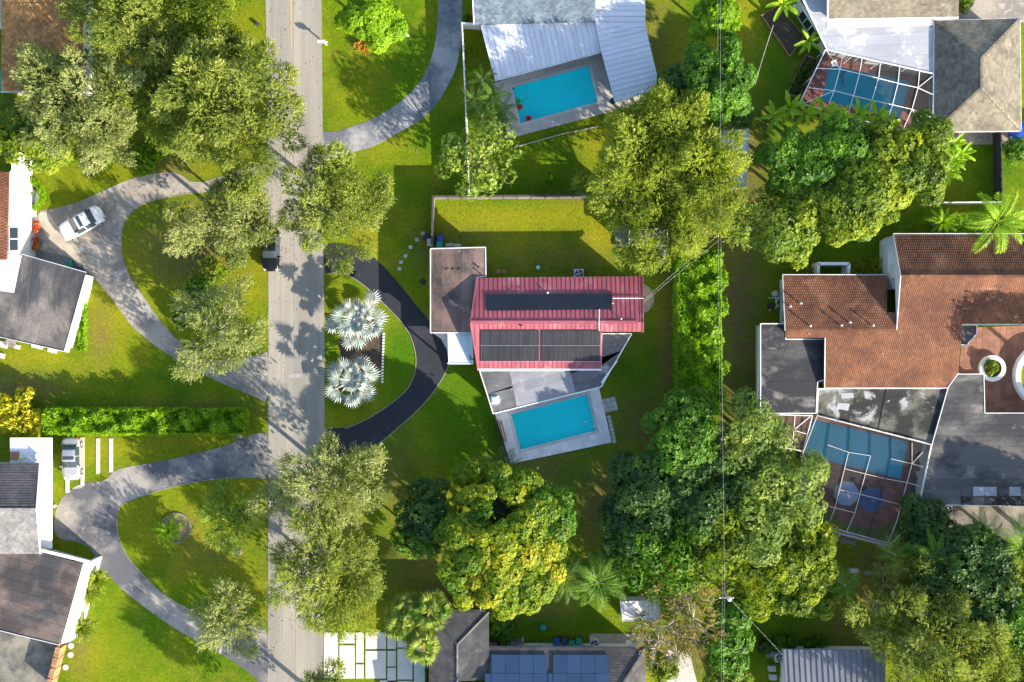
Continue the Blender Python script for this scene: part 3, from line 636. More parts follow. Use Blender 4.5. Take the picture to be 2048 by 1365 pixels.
FANG = [mesh_of(fan_frond(seed=s+30, pet=.7, L=.8, n=22, spread=260, droop=.5, fold=.05), 'frond', L_palm) for s in range(2)]
BAN = [mesh_of(banana_leaf(seed=s), 'leaf', L_banana) for s in range(3)]
CYC = [mesh_of(feather_frond(L=1.0, seed=s+40, n=16, ll=.2, lw=.05, droop=.6, up=.5), 'frond', L_bright) for s in range(2)]
SPK = [mesh_of(banana_leaf(L=.75, W=.13, seed=s+50, droop=.35, up=.5), 'leaf', L_lime) for s in range(3)]

# ---------------------------------------------------------------- building helpers
def centroid(q): return (sum(a[0] for a in q)/len(q), sum(a[1] for a in q)/len(q), 0)
def walls(root, l, z=0, ins=.35, mat=m_wall, zdrop=.12, name='wall'):
    w = ccw(pts(l, z)); q = inset(w, ins); mb = MB()
    mb.prism([(a[0], a[1], a[2]-zdrop) for a in q], [(a[0], a[1], -.1) for a in q], .5, False)
    mb.build(name, mat, root); return q
def openings(root, q, edges, kind='window', w=1.2, h=1.1, sill=1.0, n=2):
    for e in edges:
        a, b = Vector(q[e][:2]), Vector(q[(e+1) % len(q)][:2]); d = (b-a); L = d.length; d.normalize(); nr = Vector((d.y, -d.x))
        for k in range(n):
            c = a+d*L*(k+1)/(n+1)
            if L < w*1.3: continue
            mb = MB(); A = c-d*w/2; B = c+d*w/2; o = nr*.03
            for (u, v, z0, z1) in ((A, B, sill-.06, sill), (A, B, sill+h, sill+h+.06)):
                mb.beam((u.x+o.x, u.y+o.y, (z0+z1)/2), (v.x+o.x, v.y+o.y, (z0+z1)/2), .09, z1-z0)
            for u in (A, c, B): mb.beam((u.x+o.x, u.y+o.y, sill), (u.x+o.x, u.y+o.y, sill+h), .07, .07)
            f = mb.build(kind, m_white, root); mb = MB(); o = nr*.012
            mb.prism([(A.x+o.x, A.y+o.y, sill+h), (B.x+o.x, B.y+o.y, sill+h), (B.x, B.y, sill+h), (A.x, A.y, sill+h)],
                     [(A.x+o.x, A.y+o.y, sill), (B.x+o.x, B.y+o.y, sill), (B.x, B.y, sill), (A.x, A.y, sill)])
            mb.build('pane', m_glass, f)
def door(root, q, e, fr, mat=m_wood, w=1.0, h=2.1):
    a, b = Vector(q[e][:2]), Vector(q[(e+1) % len(q)][:2]); d = (b-a); L = d.length; d.normalize(); nr = Vector((d.y, -d.x)); c = a+d*L*fr+nr*.02
    mb = MB(); mb.box((c.x, c.y, .02), (w, .07, h), math.atan2(d.y, d.x)); o = mb.build('door', mat, root)
    mb = MB(); k = c+d*w*.38+nr*.06; mb.tube([(k.x, k.y, 1.0), (k.x, k.y, 1.12)], .02, 6); mb.build('handle', m_steel, o)
def flat_roof(root, l, z, mat, ang=0, spacing=.9, trim=m_fascia, th=.22, tw=.10, thh=.05, name='roof'):
    q = ccw([a[:2] for a in pts(l, z)]); mb = MB(); mb.slab(q, z-.012, z-th, .3, True); mb.build(name, mat, root)
    for s in strips(q, ang, spacing, .02, random.random()):
        mb = MB(); zz = random.uniform(0, .004); s2 = ccw(s); mb.slab(s2, z+zz, z-.014, random.random()); mb.build('roofing_sheet', mat, root)
    if trim:
        mb = MB(); qi = inset(q, tw/2); n = len(q)
        for i in range(n): mb.beam((*qi[i][:2], z+thh/2-.06+.001*i), (*qi[(i+1) % n][:2], z+thh/2-.06+.001*i), tw, thh+.12)
        mb.build('roof_edge', trim, root)
    return q
def facet(root, p3, mat, th=.12, name='roof'):
    w = pts(p3); zf = plane(w); q = ccw([a[:2] for a in w]); mb = MB(); mb.sheet(q, zf, th, -.03, .3); mb.build(name, mat, root); return q, zf
def panels(root, q, zf, mat, ang, spacing, name='roof_panel', rib=.05, ribh=.05, gap=.0, th=.03, rmat=None):
    a = R(ang)
    for s in strips(q, ang, spacing, gap):
        mb = MB(); mb.sheet(s, zf, th, 0, random.random())
        d0 = min(math.cos(a)*p[0]+math.sin(a)*p[1] for p in s); r = clip(s, math.cos(a), math.sin(a), d0+rib)
        if len(r) >= 3 and abs(area2(r)) > 1e-3 and rib: mb.mi = 1 if rmat else 0; mb.sheet(r, zf, .05, ribh, .1)
        mb.build(name, [mat, rmat] if rmat else mat, root)
def tiles(root, q, zf, mat, w, l, name='roof_tiles', curve=.0, lift=.025, gap=.012):
    """courses of tiles laid down the slope, lower edge of each proud of the next"""
    gx, gy = zf(1, 0)-zf(0, 0), zf(0, 1)-zf(0, 0); g = math.hypot(gx, gy)
    dn = (-gx/g, -gy/g) if g > 1e-4 else (0, -1); ac = (-dn[1], dn[0])
    us = [p[0]*ac[0]+p[1]*ac[1] for p in q]; vs_ = [p[0]*dn[0]+p[1]*dn[1] for p in q]; mb = MB(); v = min(vs_); row = 0
    conv = [(q[i], q[(i+1) % len(q)]) for i in range(len(q))]
    while v < max(vs_):
        strip = clip(clip(q, dn[0], dn[1], v+l), -dn[0], -dn[1], -v)
        if len(strip) >= 3:
            u = min(us)-(w/2 if row % 2 else 0)
            ru = [p[0]*ac[0]+p[1]*ac[1] for p in strip]; u += max(0, math.floor((min(ru)-u)/w))*w
            while u < max(ru):
                s = clip(clip(strip, ac[0], ac[1], u+w-gap), -ac[0], -ac[1], -u)
                if len(s) >= 3 and abs(area2(s)) > .002:
                    s = ccw(s); tn = random.random(); jj = random.uniform(0, .006)
                    top = [(p[0], p[1], zf(p[0], p[1])+.004+jj+lift*((p[0]*dn[0]+p[1]*dn[1]-v)/l)) for p in s]
                    if curve and len(s) == 4:
                        cxm = sum(p[0] for p in s)/4; c2 = sum(p[1] for p in s)/4
                        us4 = [p[0]*ac[0]+p[1]*ac[1] for p in s]; lo = [k for k in range(4) if us4[k] < u+w*.5]; hi = [k for k in range(4) if k not in lo]
                        i = len(mb.v); mid = []
                        if len(lo) == 2 and len(hi) == 2:
                            a1, a2 = top[lo[0]], top[lo[1]]; b1, b2 = top[hi[0]], top[hi[1]]
                            key = lambda p: p[0]*dn[0]+p[1]*dn[1]
                            a1, a2 = sorted((a1, a2), key=key); b1, b2 = sorted((b1, b2), key=key)
                            m1 = tuple((a1[k]+b1[k])/2+(curve if k == 2 else 0) for k in range(3)); m2 = tuple((a2[k]+b2[k])/2+(curve if k == 2 else 0) for k in range(3))
                            mb.face([a1, a2, m2, m1], tn); mb.face([m1, m2, b2, b1], tn)
                            dz = lambda p: (p[0], p[1], p[2]-.05); mb.face([a2, dz(a2), dz(b2), b2, m2], tn)
                            u += w; continue
                    mb.prism(top, [(p[0], p[1], p[2]-.04) for p in top], tn)
                u += w
        v += l; row += 1
    o = mb.build(name, mat, root); o['kind'] = 'stuff'; return o
def ridge(root, a, b, mat, w=.22, h=.06, name='ridge_cap', seg=.45):
    A, B = Vector(P(*a)), Vector(P(*b)); n = max(1, int((B-A).length/seg)); mb = MB()
    for k in range(n):
        p = A.lerp(B, k/n); q = A.lerp(B, (k+.96)/n); mb.beam((p.x, p.y, p.z+.01), (q.x, q.y, q.z+.03), w, h, random.random())
    mb.build(name, mat, root)
def vent(root, x, y, z, r=.07, h=.45, mat=m_pipe, name='vent_pipe', cap=True):
    c = P(x, y, z); mb = MB(); mb.tube([(c[0], c[1], c[2]-.15), (c[0], c[1], c[2]+h)], r*.8, 8)
    if cap: mb.lathe((c[0], c[1], c[2]+h-.02), [(r*1.5, 0), (r*1.6, .04), (r*.9, .12), (.01, .15)], 10)
    mb.build(name, mat, root)
def pool(poly, root_label, mat_w, deck, deck_mat, z=.14, tile=1.0, tang=15, steps=None, label_deck=None, coping=m_coping, wl=-.04):
    q = ccw([P(*a)[:2] for a in poly]); D = ccw([P(*a)[:2] for a in deck]); c = centroid(q)
    dk = empty('pool_deck', centroid(D), label_deck, 'pool deck')
    # paving slabs round the pool: deck strips minus the pool, cut in a grid along the pool's long side
    e = max(range(4), key=lambda i: (Vector(q[(i+1) % 4])-Vector(q[i])).length); d = (Vector(q[(e+1) % 4])-Vector(q[e])).normalized(); ang = math.degrees(math.atan2(d.y, d.x))
    qo = inset(q, -.02); pieces = []
    def outside(poly_):
        out = []; cur = poly_
        for i in range(len(qo)):
            a, b = qo[i], qo[(i+1) % len(qo)]; n = Vector((b[1]-a[1], a[0]-b[0])).normalized(); cc = n.x*a[0]+n.y*a[1]
            o_ = clip(cur, -n.x, -n.y, -cc)
            if len(o_) >= 3 and abs(area2(o_)) > .003: out.append(o_)
            cur = clip(cur, n.x, n.y, cc)
            if len(cur) < 3: break
        return out
    for s in strips(D, ang, tile, .012, .5):
        for t in strips(s, ang+90, tile, .012, .3): pieces += outside(t)
    mb = MB()
    for p in outside(D): mb.slab(p, z-.02, -.1, .3)
    mb.build('deck_base', deck_mat, dk)
    for p in pieces[:300]:
        mb = MB(); mb.slab(p, z+random.uniform(0, .003), z-.03, random.random()); mb.build('paver', deck_mat, dk)
    if len(pieces) > 300:
        mb = MB(); [mb.slab(p, z, z-.03, random.random()) for p in pieces[300:]]; mb.build('pavers', deck_mat, dk)['kind'] = 'stuff'
    root = empty('swimming_pool', c, root_label, 'pool')
    mb = MB(); bq = inset(q, .0); dep = [-1.1, -1.1, -1.9, -1.9]
    mb.prism([(a[0], a[1], z) for a in bq], [(a[0], a[1], -1.1) for a in bq], .5, False)
    mb.f = [f[::-1] for f in mb.f]; mb.face([(a[0], a[1], (-.5, -1.05)[a[0] < c[0]]) for a in bq]); mb.build('basin', m_plaster, root)
    mb = MB(); ci = inset(q, .06); cO = inset(q, -.22); n = len(q)
    for i in range(n):
        j = (i+1) % n; mb.slab([cO[i], cO[j], ci[j], ci[i]], z+.028, z-.04, random.random(), True)
    mb.build('coping', coping, root)
    mb = MB(); w_ = inset(q, .004); mb.face([(a[0], a[1], wl) for a in w_]); mb.build('water', mat_w, root)
    if steps:
        sx, sy, rads, a0, a1 = steps; s = P(sx, sy)
        for k, rr in enumerate(rads):
            p = [(s[0], s[1])]+[(s[0]+rr*math.cos(R(a0+(a1-a0)*t/14)), s[1]+rr*math.sin(R(a0+(a1-a0)*t/14))) for t in range(15)]
            mb = MB(); mb.slab(p, -.22-.15*k, -.8); mb.build('step', m_plaster, root)
    return root, ang

# ---------------------------------------------------------------- centre house with the red metal roof
h = empty('red_roof_house', P(1080, 650), 'long house under a crimson standing seam metal roof with solar arrays', 'house')
q = walls(h, [(960, 560, 3.0), (1283, 558, 3.0), (1283, 645, 4.2), (1283, 662, 4.0), (1200, 664, 4.0), (1199, 735, 3.0), (962, 735, 3.0), (947, 645, 4.2)], 3, .3)
openings(h, q, range(len(q)), n=2); NS = [(955, 556, 3.0), (1285, 553, 3.0), (1286, 645, 4.25), (941, 645, 4.25)]
a, zf = facet(h, NS, m_red); panels(h, a, zf, m_red, 0, .44, rib=.035, ribh=.035)
SS = [(941, 645, 4.25), (1201, 645, 4.25), (1201, 738, 3.0), (956, 738, 3.0)]
a, zs = facet(h, SS, m_red); panels(h, a, zs, m_red, 0, .44, rib=.035, ribh=.035)
a, zs2 = facet(h, [(1201, 645, 4.25), (1286, 645, 4.25), (1286, 664, 3.98), (1201, 664, 3.98)], m_red); panels(h, a, zs2, m_red, 0, .44, rib=.035, ribh=.035)
ridge(h, (941, 645, 4.26), (1286, 645, 4.26), m_red, .30, .06, seg=30)
mb = MB()
for a, b in (((941, 645, 4.22), (956, 739, 2.97)), ((955, 556, 2.97), (941, 645, 4.22)), ((1286, 553, 2.97), (1286.5, 645, 4.22)), ((1286.5, 645, 4.22), (1286, 665, 3.95)), ((1201.5, 664, 3.96), (1201.5, 738, 2.97))): mb.beam(P(*a), P(*b), .12, .16)
mb.build('gable_trim', m_red, h)
mb = MB(); mb.beam(P(955, 739.5, 2.95), P(1203, 739.5, 2.95), .14, .12); mb.build('gutter', m_white, h)
mb = MB(); mb.beam(P(1199, 661, 3.5), P(1203, 738, 3.0), .06, .1); mb.beam(P(1203, 766, 2.95), P(1234, 722, 2.95), .13, .09); mb.build('gutter', m_white, h)
rootg = h
def on(zf, x, y, z=3.6):
    for _ in range(3): p = P(x, y, z); z = zf(p[0], p[1])
    return (x, y, z)
def quad_on(zf, l, off, th, mat, name, root, tone=.5):
    mb = MB(); w = [P(*on(zf, x, y)) for x, y in l]; q_ = ccw([a[:2] for a in w]); mb.sheet(q_, zf, th, off, tone); return mb.build(name, mat, root)
mat_ = quad_on(zf, [(972, 590), (1224, 588), (1225, 619), (973, 622)], .09, .04, m_solar, 'solar_mat', h)
W_ = [P(*on(zf, x, y)) for x, y in [(972, 590), (1224, 588), (1225, 619), (973, 622)]]
for s in strips(ccw([a[:2] for a in W_]), 0, .25, .05): mb = MB(); mb.sheet(s, zf, .03, .105, random.random()); mb.build('tube_strip', m_solar, mat_)
mb = MB(); mb.beam(P(*on(zf, 971, 589.5)), P(*on(zf, 1225, 587.5)), .07, .26); mb.build('header_pipe', m_solar, h)
for x0 in (961.5, 1083):
    arr = None
    for r in range(2):
        for c in range(6):
            xa = x0+c*19.5; ya = 661.5 if r == 0 else 693; l = [(xa, ya), (xa+18.9, ya), (xa+18.9, ya+29.5), (xa, ya+29.5)]
            pn = quad_on(zs, l, .09, .04, m_solar_g, 'solar_panel', h, random.random())
            w = ccw([P(*on(zs, x, y))[:2] for x, y in l])
            mb = MB()
            for s in strips(w, 0, .16, .05): mb.sheet(s, zs, .02, .11, random.random())
            mb.build('tube_strip', m_solar_g, pn)
    mb = MB(); mb.beam(Vector(P(*on(zs, x0, 691.8)))+Vector((0, 0, .12)), Vector(P(*on(zs, x0+117, 691.8)))+Vector((0, 0, .12)), .035, .04)
    mb.beam(Vector(P(*on(zs, x0, 723.8)))+Vector((0, 0, .1)), Vector(P(*on(zs, x0+117, 723.8)))+Vector((0, 0, .1)), .035, .04); mb.build('header_pipe', m_steel, h)
mb = MB(); mb.tube([Vector(P(*on(zf, 1198, 619)))+Vector((0, 0, .15)), Vector(P(1198, 645, 4.4)), Vector(P(*on(zs, 1198, 662)))+Vector((0, 0, .15))], .035, 6); mb.build('pipe', m_pipe, h)
mb = MB(); mb.tube([Vector(P(*on(zf, 1225, 597)))+Vector((0, 0, .13)), Vector(P(*on(zf, 1286, 597)))+Vector((0, 0, .13))], .035, 6); mb.build('pipe', m_pipe, h)
vent(h, *on(zf, 1095, 586), r=.06, h=.2); vent(h, *on(zf, 1242, 638), r=.05, h=.25); vent(h, *on(zs, 1044, 653), r=.09, h=.15, mat=m_red)
vent(h, *on(zf, 1225, 607), r=.04, h=.2); vent(h, *on(zf, 1027, 587), r=.05, h=.12, mat=m_dark); vent(h, 1045, 581, 3.3, r=.04, h=.1, mat=m_red)

h = empty('garage_wing', P(915, 580), 'flat garage wing with rusty brown stained roof joined to the crimson roof', 'garage')
q = walls(h, [(860, 497), (972, 494), (972, 553), (955, 556), (943, 645), (943, 666), (860, 667)], 2.8, .25); openings(h, q, [0], n=1); door(h, q, len(q)-1, .5, m_white, 2.6, 2.1)
flat_roof(h, [(860, 497), (972, 494), (973, 554), (954, 556), (942, 645), (944, 667), (860, 667)], 2.8, m_roof_gar, 0, 1.0)
mb = MB()
for k in range(3): c = P(890+k*12, 540, 2.8); mb.tube([(c[0], c[1], 2.8), (c[0]+.2, c[1]+.05, 2.88), (c[0]+.4, c[1]+.15, 2.82)], .03, 5)
mb.build('debris', m_dark, h); vent(h, 957, 535, 2.8, r=.08, h=.2, mat=m_dark); vent(h, 961, 548, 2.8, r=.06, h=.3, mat=m_dark)
h = empty('porch', P(920, 690), 'pale blue flat porch roof between garage and crimson roof', 'porch')
flat_roof(h, [(895, 657), (943, 657), (947, 729), (897, 729)], 2.55, M('pale_blue_roof', (.50, .60, .62), (.44, .54, .57), fine=.05, tone=.05), 0, .8, m_white, .14)
for x, y in ((899, 726), (942, 726), (899, 668)):
    mb = MB(); c = P(x, y); mb.box((c[0], c[1], -.02), (.15, .15, 2.45)); mb.build('post', m_white, h)
mb = MB(); mb.tube([P(940, 710, 2.62), P(940, 719, 2.62), P(947, 719, 2.62)], .05, 5); mb.build('pipe', m_dark, h)
surface('porch_slab', [(866, 667), (897, 667), (947, 667), (947, 727), (898, 727), (894, 700), (882, 678)], .06, .08, m_conc_w, 0)
h = empty('patio_wing', P(1090, 760), 'low dark bitumen flat roof with white coated middle beside the pool', 'roof')
FW = [(958, 741), (1201, 740), (1203, 667), (1265, 667), (1203, 775), (986, 829)]
q = walls(h, [(962, 741), (1198, 741), (1200, 668), (1258, 668), (1200, 772), (990, 826)], 2.6, .3); openings(h, q, range(len(q)), 'sliding_door', 1.8, 2.0, .1, 2)
flat_roof(h, FW, 2.6, M('patchy_bitumen', (.15, .15, .155), (.085, .085, .09), scale=.45, c3=(.36, .36, .37), s3=.7, r3=(.56, .68), bump=.01, fine=.25, tone=.12), 104, .95, m_white, .2, .09)
wq = ccw([P(*a)[:2] for a in [(1019, 742, 2.6), (1140, 742, 2.6), (1151, 786, 2.6), (1034, 815, 2.6)]])
for s in strips(wq, 104, .75, .012): mb = MB(); mb.slab(s, 2.612, 2.59, random.random()); mb.build('roofing_sheet', m_roof_ptg, h)
mb = MB(); c = P(990, 800, 2.6); mb.lathe(c, [(.62, .0), (.60, .012), (.3, .016)], 8); mb.build('sealant_patch', m_roof_ptg, h)
mb = MB(); mb.box(c, (.75, .7, .16), R(8)); sk = mb.build('skylight', m_white, h, bevel=.03)
mb = MB(); mb.box((c[0], c[1], c[2]+.15), (.58, .53, .06), R(8)); mb.build('dome', M('acrylic', (.5, .55, .58), rough=.2, fine=0), sk, bevel=.03)

PR, _ = pool(POOLS[0], 'rectangular turquoise pool with white paved surround beside the crimson roof', m_water, [(990, 828), (1198, 776), (1223, 885), (1021, 928)], m_deck, tile=.6,
             label_deck='white grey stone deck framing the pool below the crimson roof')
for x, y in ((1171, 845), (1188, 853)):
    c = P(x, y); mb = MB(); mb.lathe((c[0], c[1], -.16), [(.12, 0), (.14, .05), (.1, .12), (.02, .14)], 10); tag(mb.build('chlorine_float', m_white), 'small white float in the water near the %s of the central pool' % ('right middle' if x == 1171 else 'right edge'), 'float')
b = empty('bench', P(1003, 862), 'narrow wooden bench on the left end of the central pool deck', 'bench')
for dx in (0, 5):
    mb = MB(); mb.beam(P(997+dx, 840, .55), P(1008+dx, 885, .55), .11, .04); mb.build('slat', m_wood, b)
for x, y in ((1001, 846), (1008, 880)):
    mb = MB(); c = P(x, y); mb.box((c[0], c[1], .13), (.35, .06, .40), R(0)); mb.build('leg', m_wood, b)
# side fence left of the deck, its shadow painted in as dark panels
def panel_fence(label, pl, hgt, mat, npan, name='fence', post=m_white, pw=.10, th=.06, cat='fence', cap=None, posts=True, boards=None):
    w = [P(*a[:2]) for a in pl]; root = empty(name, w[0], label, cat)
    for (a, b), n in zip(zip(w, w[1:]), npan):
        a, b = Vector(a), Vector(b)
        for k in range(n):
            p, q = a.lerp(b, k/n), a.lerp(b, (k+1)/n); d = (q-p).normalized()*pw*.5
            if boards:
                mb = MB(); m = max(2, int((q-p).length/boards))
                for j in range(m):
                    u, v = (p+d).lerp(q-d, j/m), (p+d).lerp(q-d, (j+.93)/m); hh = hgt-.04+random.uniform(-.01, .01); mb.beam((u.x, u.y, hh/2+.03), (v.x, v.y, hh/2+.03), th, hh, random.random())
                mb.build('fence_panel', mat, root)
            else:
                mb = MB(); mb.beam((*(p+d)[:2], hgt/2), (*(q-d)[:2], hgt/2), th, hgt-.05, random.random()); mb.build('fence_panel', mat, root)
            if posts: mb = MB(); mb.box((p.x, p.y, -.05), (pw, pw, hgt+.12)); mb.build('post', post, root)
        if cap:
            mb = MB(); mb.beam((a.x, a.y, hgt+.01), (b.x, b.y, hgt+.01), cap, .05); mb.build('cap_rail', post, root)
    if posts: mb = MB(); mb.box((w[-1][0], w[-1][1], -.05), (pw, pw, hgt+.12)); mb.build('post', post, root)
    return root
panel_fence('short fence painted dark as its own shadow along the left end of the central pool deck', [(990, 835), (1014, 927)], 1.0, m_wall_d, [5], post=m_dark)
panel_fence('brown panel fence with dark posts along the top and left of the sunny walled yard', [(1238, 394), (1172, 397), (869, 399), (867, 492)], 2.05, m_fence_t, [2, 11, 4], post=M('fence_post_dark', (.07, .065, .06)), pw=.12, th=.09, cap=.20)
panel_fence('long white vinyl fence running down from the pale metal roof', [(960, 60), (926, 58), (932, 200), (940, 392)], 1.95, m_white, [1, 7, 9], pw=.14, th=.05, cap=.12)
mb = MB()
root = empty('garden_border', P(1110, 275), 'thin pale edging strip across the lawn below the tilted pool deck', 'edging')
mb = MB(); mb.beam((*P(1028, 296)[:2], .1), (*P(1120, 270)[:2], .1), .06, .2); mb.build('edge_board', m_conc, root); mb = MB(); mb.beam((*P(1120, 270)[:2], .1), (*P(1196, 254)[:2], .1), .06, .2); mb.build('edge_board', m_conc, root)
panel_fence('low dark board fence below the lower middle gravel strip', [(980, 1290), (1046, 1275)], 1.3, m_wood_g, [3])

# ---------------------------------------------------------------- top middle house
h = empty('blue_grey_shingle_house', P(1070, 10), 'house with blue grey shingle roof at the top edge, left of the white metal roof', 'house')
q = walls(h, [(946, -160, 3.2), (1190, -160, 3.2), (1190, 42, 3.2), (948, 46, 3.2)], 3.2, .3); openings(h, q, range(4), n=3)
a, zf = facet(h, [(943, -60, 4.6), (1191, -60, 4.6), (1191, 44, 3.2), (948, 49, 3.2)], m_sh_blue); tiles(h, a, zf, m_sh_blue, .33, .19, 'shingles', lift=.02)
a, zf = facet(h, [(943, -60, 4.6), (1191, -60, 4.6), (1191, -160, 3.2), (946, -160, 3.2)], m_sh_blue)
mb = MB(); mb.beam(P(943, -60, 4.55), P(948, 49, 3.15), .1, .15); mb.build('gable_trim', m_white, h)
h = empty('white_patio_roof', P(1080, 100), 'white ribbed metal patio roof slanting toward the pool, below the blue grey shingles', 'roof')
a, zf = facet(h, [(961, 51, 3.0), (1192, 43, 3.0), (1203, 104, 2.6), (990, 161, 2.6)], m_whitemetal); panels(h, a, zf, m_whitemetal, 12, .5, rib=.035, ribh=.03, rmat=m_seam)
mb = MB(); mb.beam(P(990, 162, 2.56), P(1203, 105, 2.56), .12, .14); mb.build('gutter', m_fascia, h)
for x, y in ((993, 158), (1060, 139), (1130, 120), (1196, 103)):
    mb = MB(); c = P(x, y); mb.box((c[0], c[1], 0), (.1, .1, 2.5)); mb.build('post', m_white, h)
h = empty('white_metal_wing', P(1250, 100), 'bent white standing seam metal roof ending beside the dark green round tree', 'roof')
q = walls(h, [(1195, -150), (1288, -150), (1288, 52), (1308, 150), (1306, 175), (1232, 198), (1196, 55)], 3, .6); openings(h, q, range(len(q)), 'sliding_door', 1.6, 2., .1, 2)
a, zf = facet(h, [(1191, -150, 3.1), (1290, -150, 3.1), (1291, 54, 3.1), (1191, 50, 3.1)], m_whitemetal); panels(h, a, zf, m_whitemetal, 90, .5, rib=.03, ribh=.03, rmat=m_seam)
a, zf = facet(h, [(1191, 50, 3.1), (1291, 54, 3.1), (1314, 150, 3.1), (1312, 178, 3.1), (1229, 204, 3.1), (1203, 104, 3.1)], m_whitemetal); panels(h, a, zf, m_whitemetal, 104, .5, rib=.03, ribh=.03, rmat=m_seam)
for r_, (y0, x0, x1, sl) in enumerate(((20, 1196, 1288, 0), (33, 1196, 1288, 0), (45, 1196, 1288, 0), (57, 1198, 1289, -2), (68, 1200, 1290, -8), (78, 1201, 1292, -14), (95, 1206, 1298, -20), (112, 1212, 1302, -22))):
    mb = MB()
    for k in range(22):
        c = P(x0+(x1-x0)*k/21, y0+sl*k/21, 3.12); mb.box((c[0], c[1], 3.1), (.10, .05, .03))
    mb.build('screw_row', m_seam, h)['kind'] = 'stuff'
for r_ in range(7):
    mb = MB(); xa, ya, xb, yb = 984+r_*31, 58-r_*2, 1006+r_*31, 148-r_*8
    for k in range(16): c = P(xa+(xb-xa)*k/15, ya+(yb-ya)*k/15, 2.9); mb.box((c[0], c[1], 2.98-.36*k/15), (.05, .08, .05))
    mb.build('screw_row', m_seam, h)['kind'] = 'stuff'
mb = MB(); mb.beam(P(1229, 205, 3.05), P(1312, 179, 3.05), .1, .14); mb.build('gutter', m_fascia, h)
PR, _ = pool(POOLS[1], 'turquoise pool with round corner steps and toys below the white patio roof', m_water, [(985, 168), (1203, 100), (1222, 190), (1290, 178), (1292, 205), (1228, 222), (1017, 278)], m_deck_t, tile=1.0,
             steps=(1026, 180, [.6, .95, 1.3], -110, 60), label_deck='tan grey concrete deck around the tilted pool at the top')
def ring(x, y, z, r, t, mat, label, seg=8):
    root = empty('inflatable_ring', P(x, y), label, 'pool toy', 'pool toys'); c = Vector(P(x, y)); c.z = z
    n = 20; mb = MB(); mb.tube([c+Vector((math.cos(6.2832*k/n)*r, math.sin(6.2832*k/n)*r, 0)) for k in range(n+1)], t, 7, .5, False); mb.build('tube', mat, root, smooth=True)
    mb = MB(); mb.lathe((c.x, c.y, z-.04), [(r, 0), (r*.95, .02)], n); mb.build('seat', mat, root)
ring(1036, 202, -.06, .22, .09, m_ygn, 'green inflatable ring floating in the top pool corner')
ring(1039, 214, -.06, .24, .10, m_redp, 'red inflatable ring just below the green one in the top pool')
ring(1057, 237, -.06, .24, .10, m_redp, 'red inflatable ring floating alone near the lower edge of the top pool')
o = empty('grill', P(1223, 206), 'small black covered grill at the lower corner of the white metal roof', 'grill')
c = P(1224, 207); mb = MB(); mb.lathe((c[0], c[1], .9), [(.05, 0), (.28, .08), (.33, .2), (.25, .35), (.05, .42)], 12); mb.build('lid', m_dark, o)
for k in range(3): mb = MB(); mb.tube([(c[0]+.2*math.cos(k*2.1), c[1]+.2*math.sin(k*2.1), .1), (c[0]+.1*math.cos(k*2.1), c[1]+.1*math.sin(k*2.1), .95)], .02, 5); mb.build('leg', m_dark, o)

# ---------------------------------------------------------------- top right house and cage
h = empty('grey_shingle_house', P(1780, 20), 'house with brown grey shingle roof and broad white flat roof at the top right', 'house')
q = walls(h, [(1598, -160), (1914, -160), (1914, 34), (1868, 40), (1866, 146), (1655, 96), (1596, 2)], 2.8, .25); openings(h, q, range(len(q)), 'sliding_door', 1.8, 2, .1, 2)
flat_roof(h, [(1585, -40), (1916, -40), (1916, 38), (1870, 40), (1868, 149), (1652, 99)], 2.8, m_roof_wht, 93, 1.1, m_white, .2, .12)
a, zf = facet(h, [(1656, -70, 5.2), (1918, -70, 5.2), (1917, 34, 3.6), (1655, 38, 3.6)], m_sh_grey); tiles(h, a, zf, m_sh_grey, .35, .24, 'shingles', lift=.03)
mb = MB(); mb.beam(P(1656, -70, 5.15), P(1655, 39, 3.5), .12, .2); mb.beam(P(1655, 39, 3.5), P(1917, 35, 3.5), .16, .14); mb.build('fascia', m_white, h)
mb = MB(); b4 = [P(1662, -60, 3.5), P(1912, -60, 3.5), P(1912, 30, 3.5), P(1662, 33, 3.5)]; mb.slab([x[:2] for x in b4], 3.5, 2.7); mb.build('clerestory', m_wall, h)
mb = MB(); w = [P(1655, 44, 2.82), P(1917, 39, 2.82), P(1917, 50, 2.82), P(1655, 56, 2.82)]; mb.slab([x[:2] for x in w], 2.84, 2.79); mb.build('flashing', m_white, h)
h = empty('hip_roof_house', P(1955, 150), 'square pyramid hipped grey brown shingle roof in the top right corner', 'house')
q = walls(h, [(1872, 42), (2038, 38), (2040, 262), (1869, 263)], 3.0, .55); openings(h, q, range(4), n=3)
RT = [(1869, 42, 2.9), (2040, 38, 2.9), (2042, 262, 2.9), (1868, 264, 2.9)]; A, B = (1963, 117, 4.9), (1963, 176, 4.9)
for f in ([RT[0], RT[1], A], [RT[1], RT[2], B, A], [RT[2], RT[3], B], [RT[3], RT[0], A, B]):
    a, zf = facet(h, f, m_sh_grey); tiles(h, a, zf, m_sh_grey, .33, .26, 'shingles', lift=.03)
for a, b in ((RT[0], A), (RT[1], A), (A, B), (RT[2], B), (RT[3], B)): ridge(h, a, b, m_sh_grey, .24, .07)
mb = MB()
for k in range(4): a, b = Vector(P(*RT[k])), Vector(P(*RT[(k+1) % 4])); mb.beam(a-Vector((0, 0, .08-.002*k)), b-Vector((0, 0, .08-.002*k)), .12, .16)
mb.build('gutter', m_fascia, h)

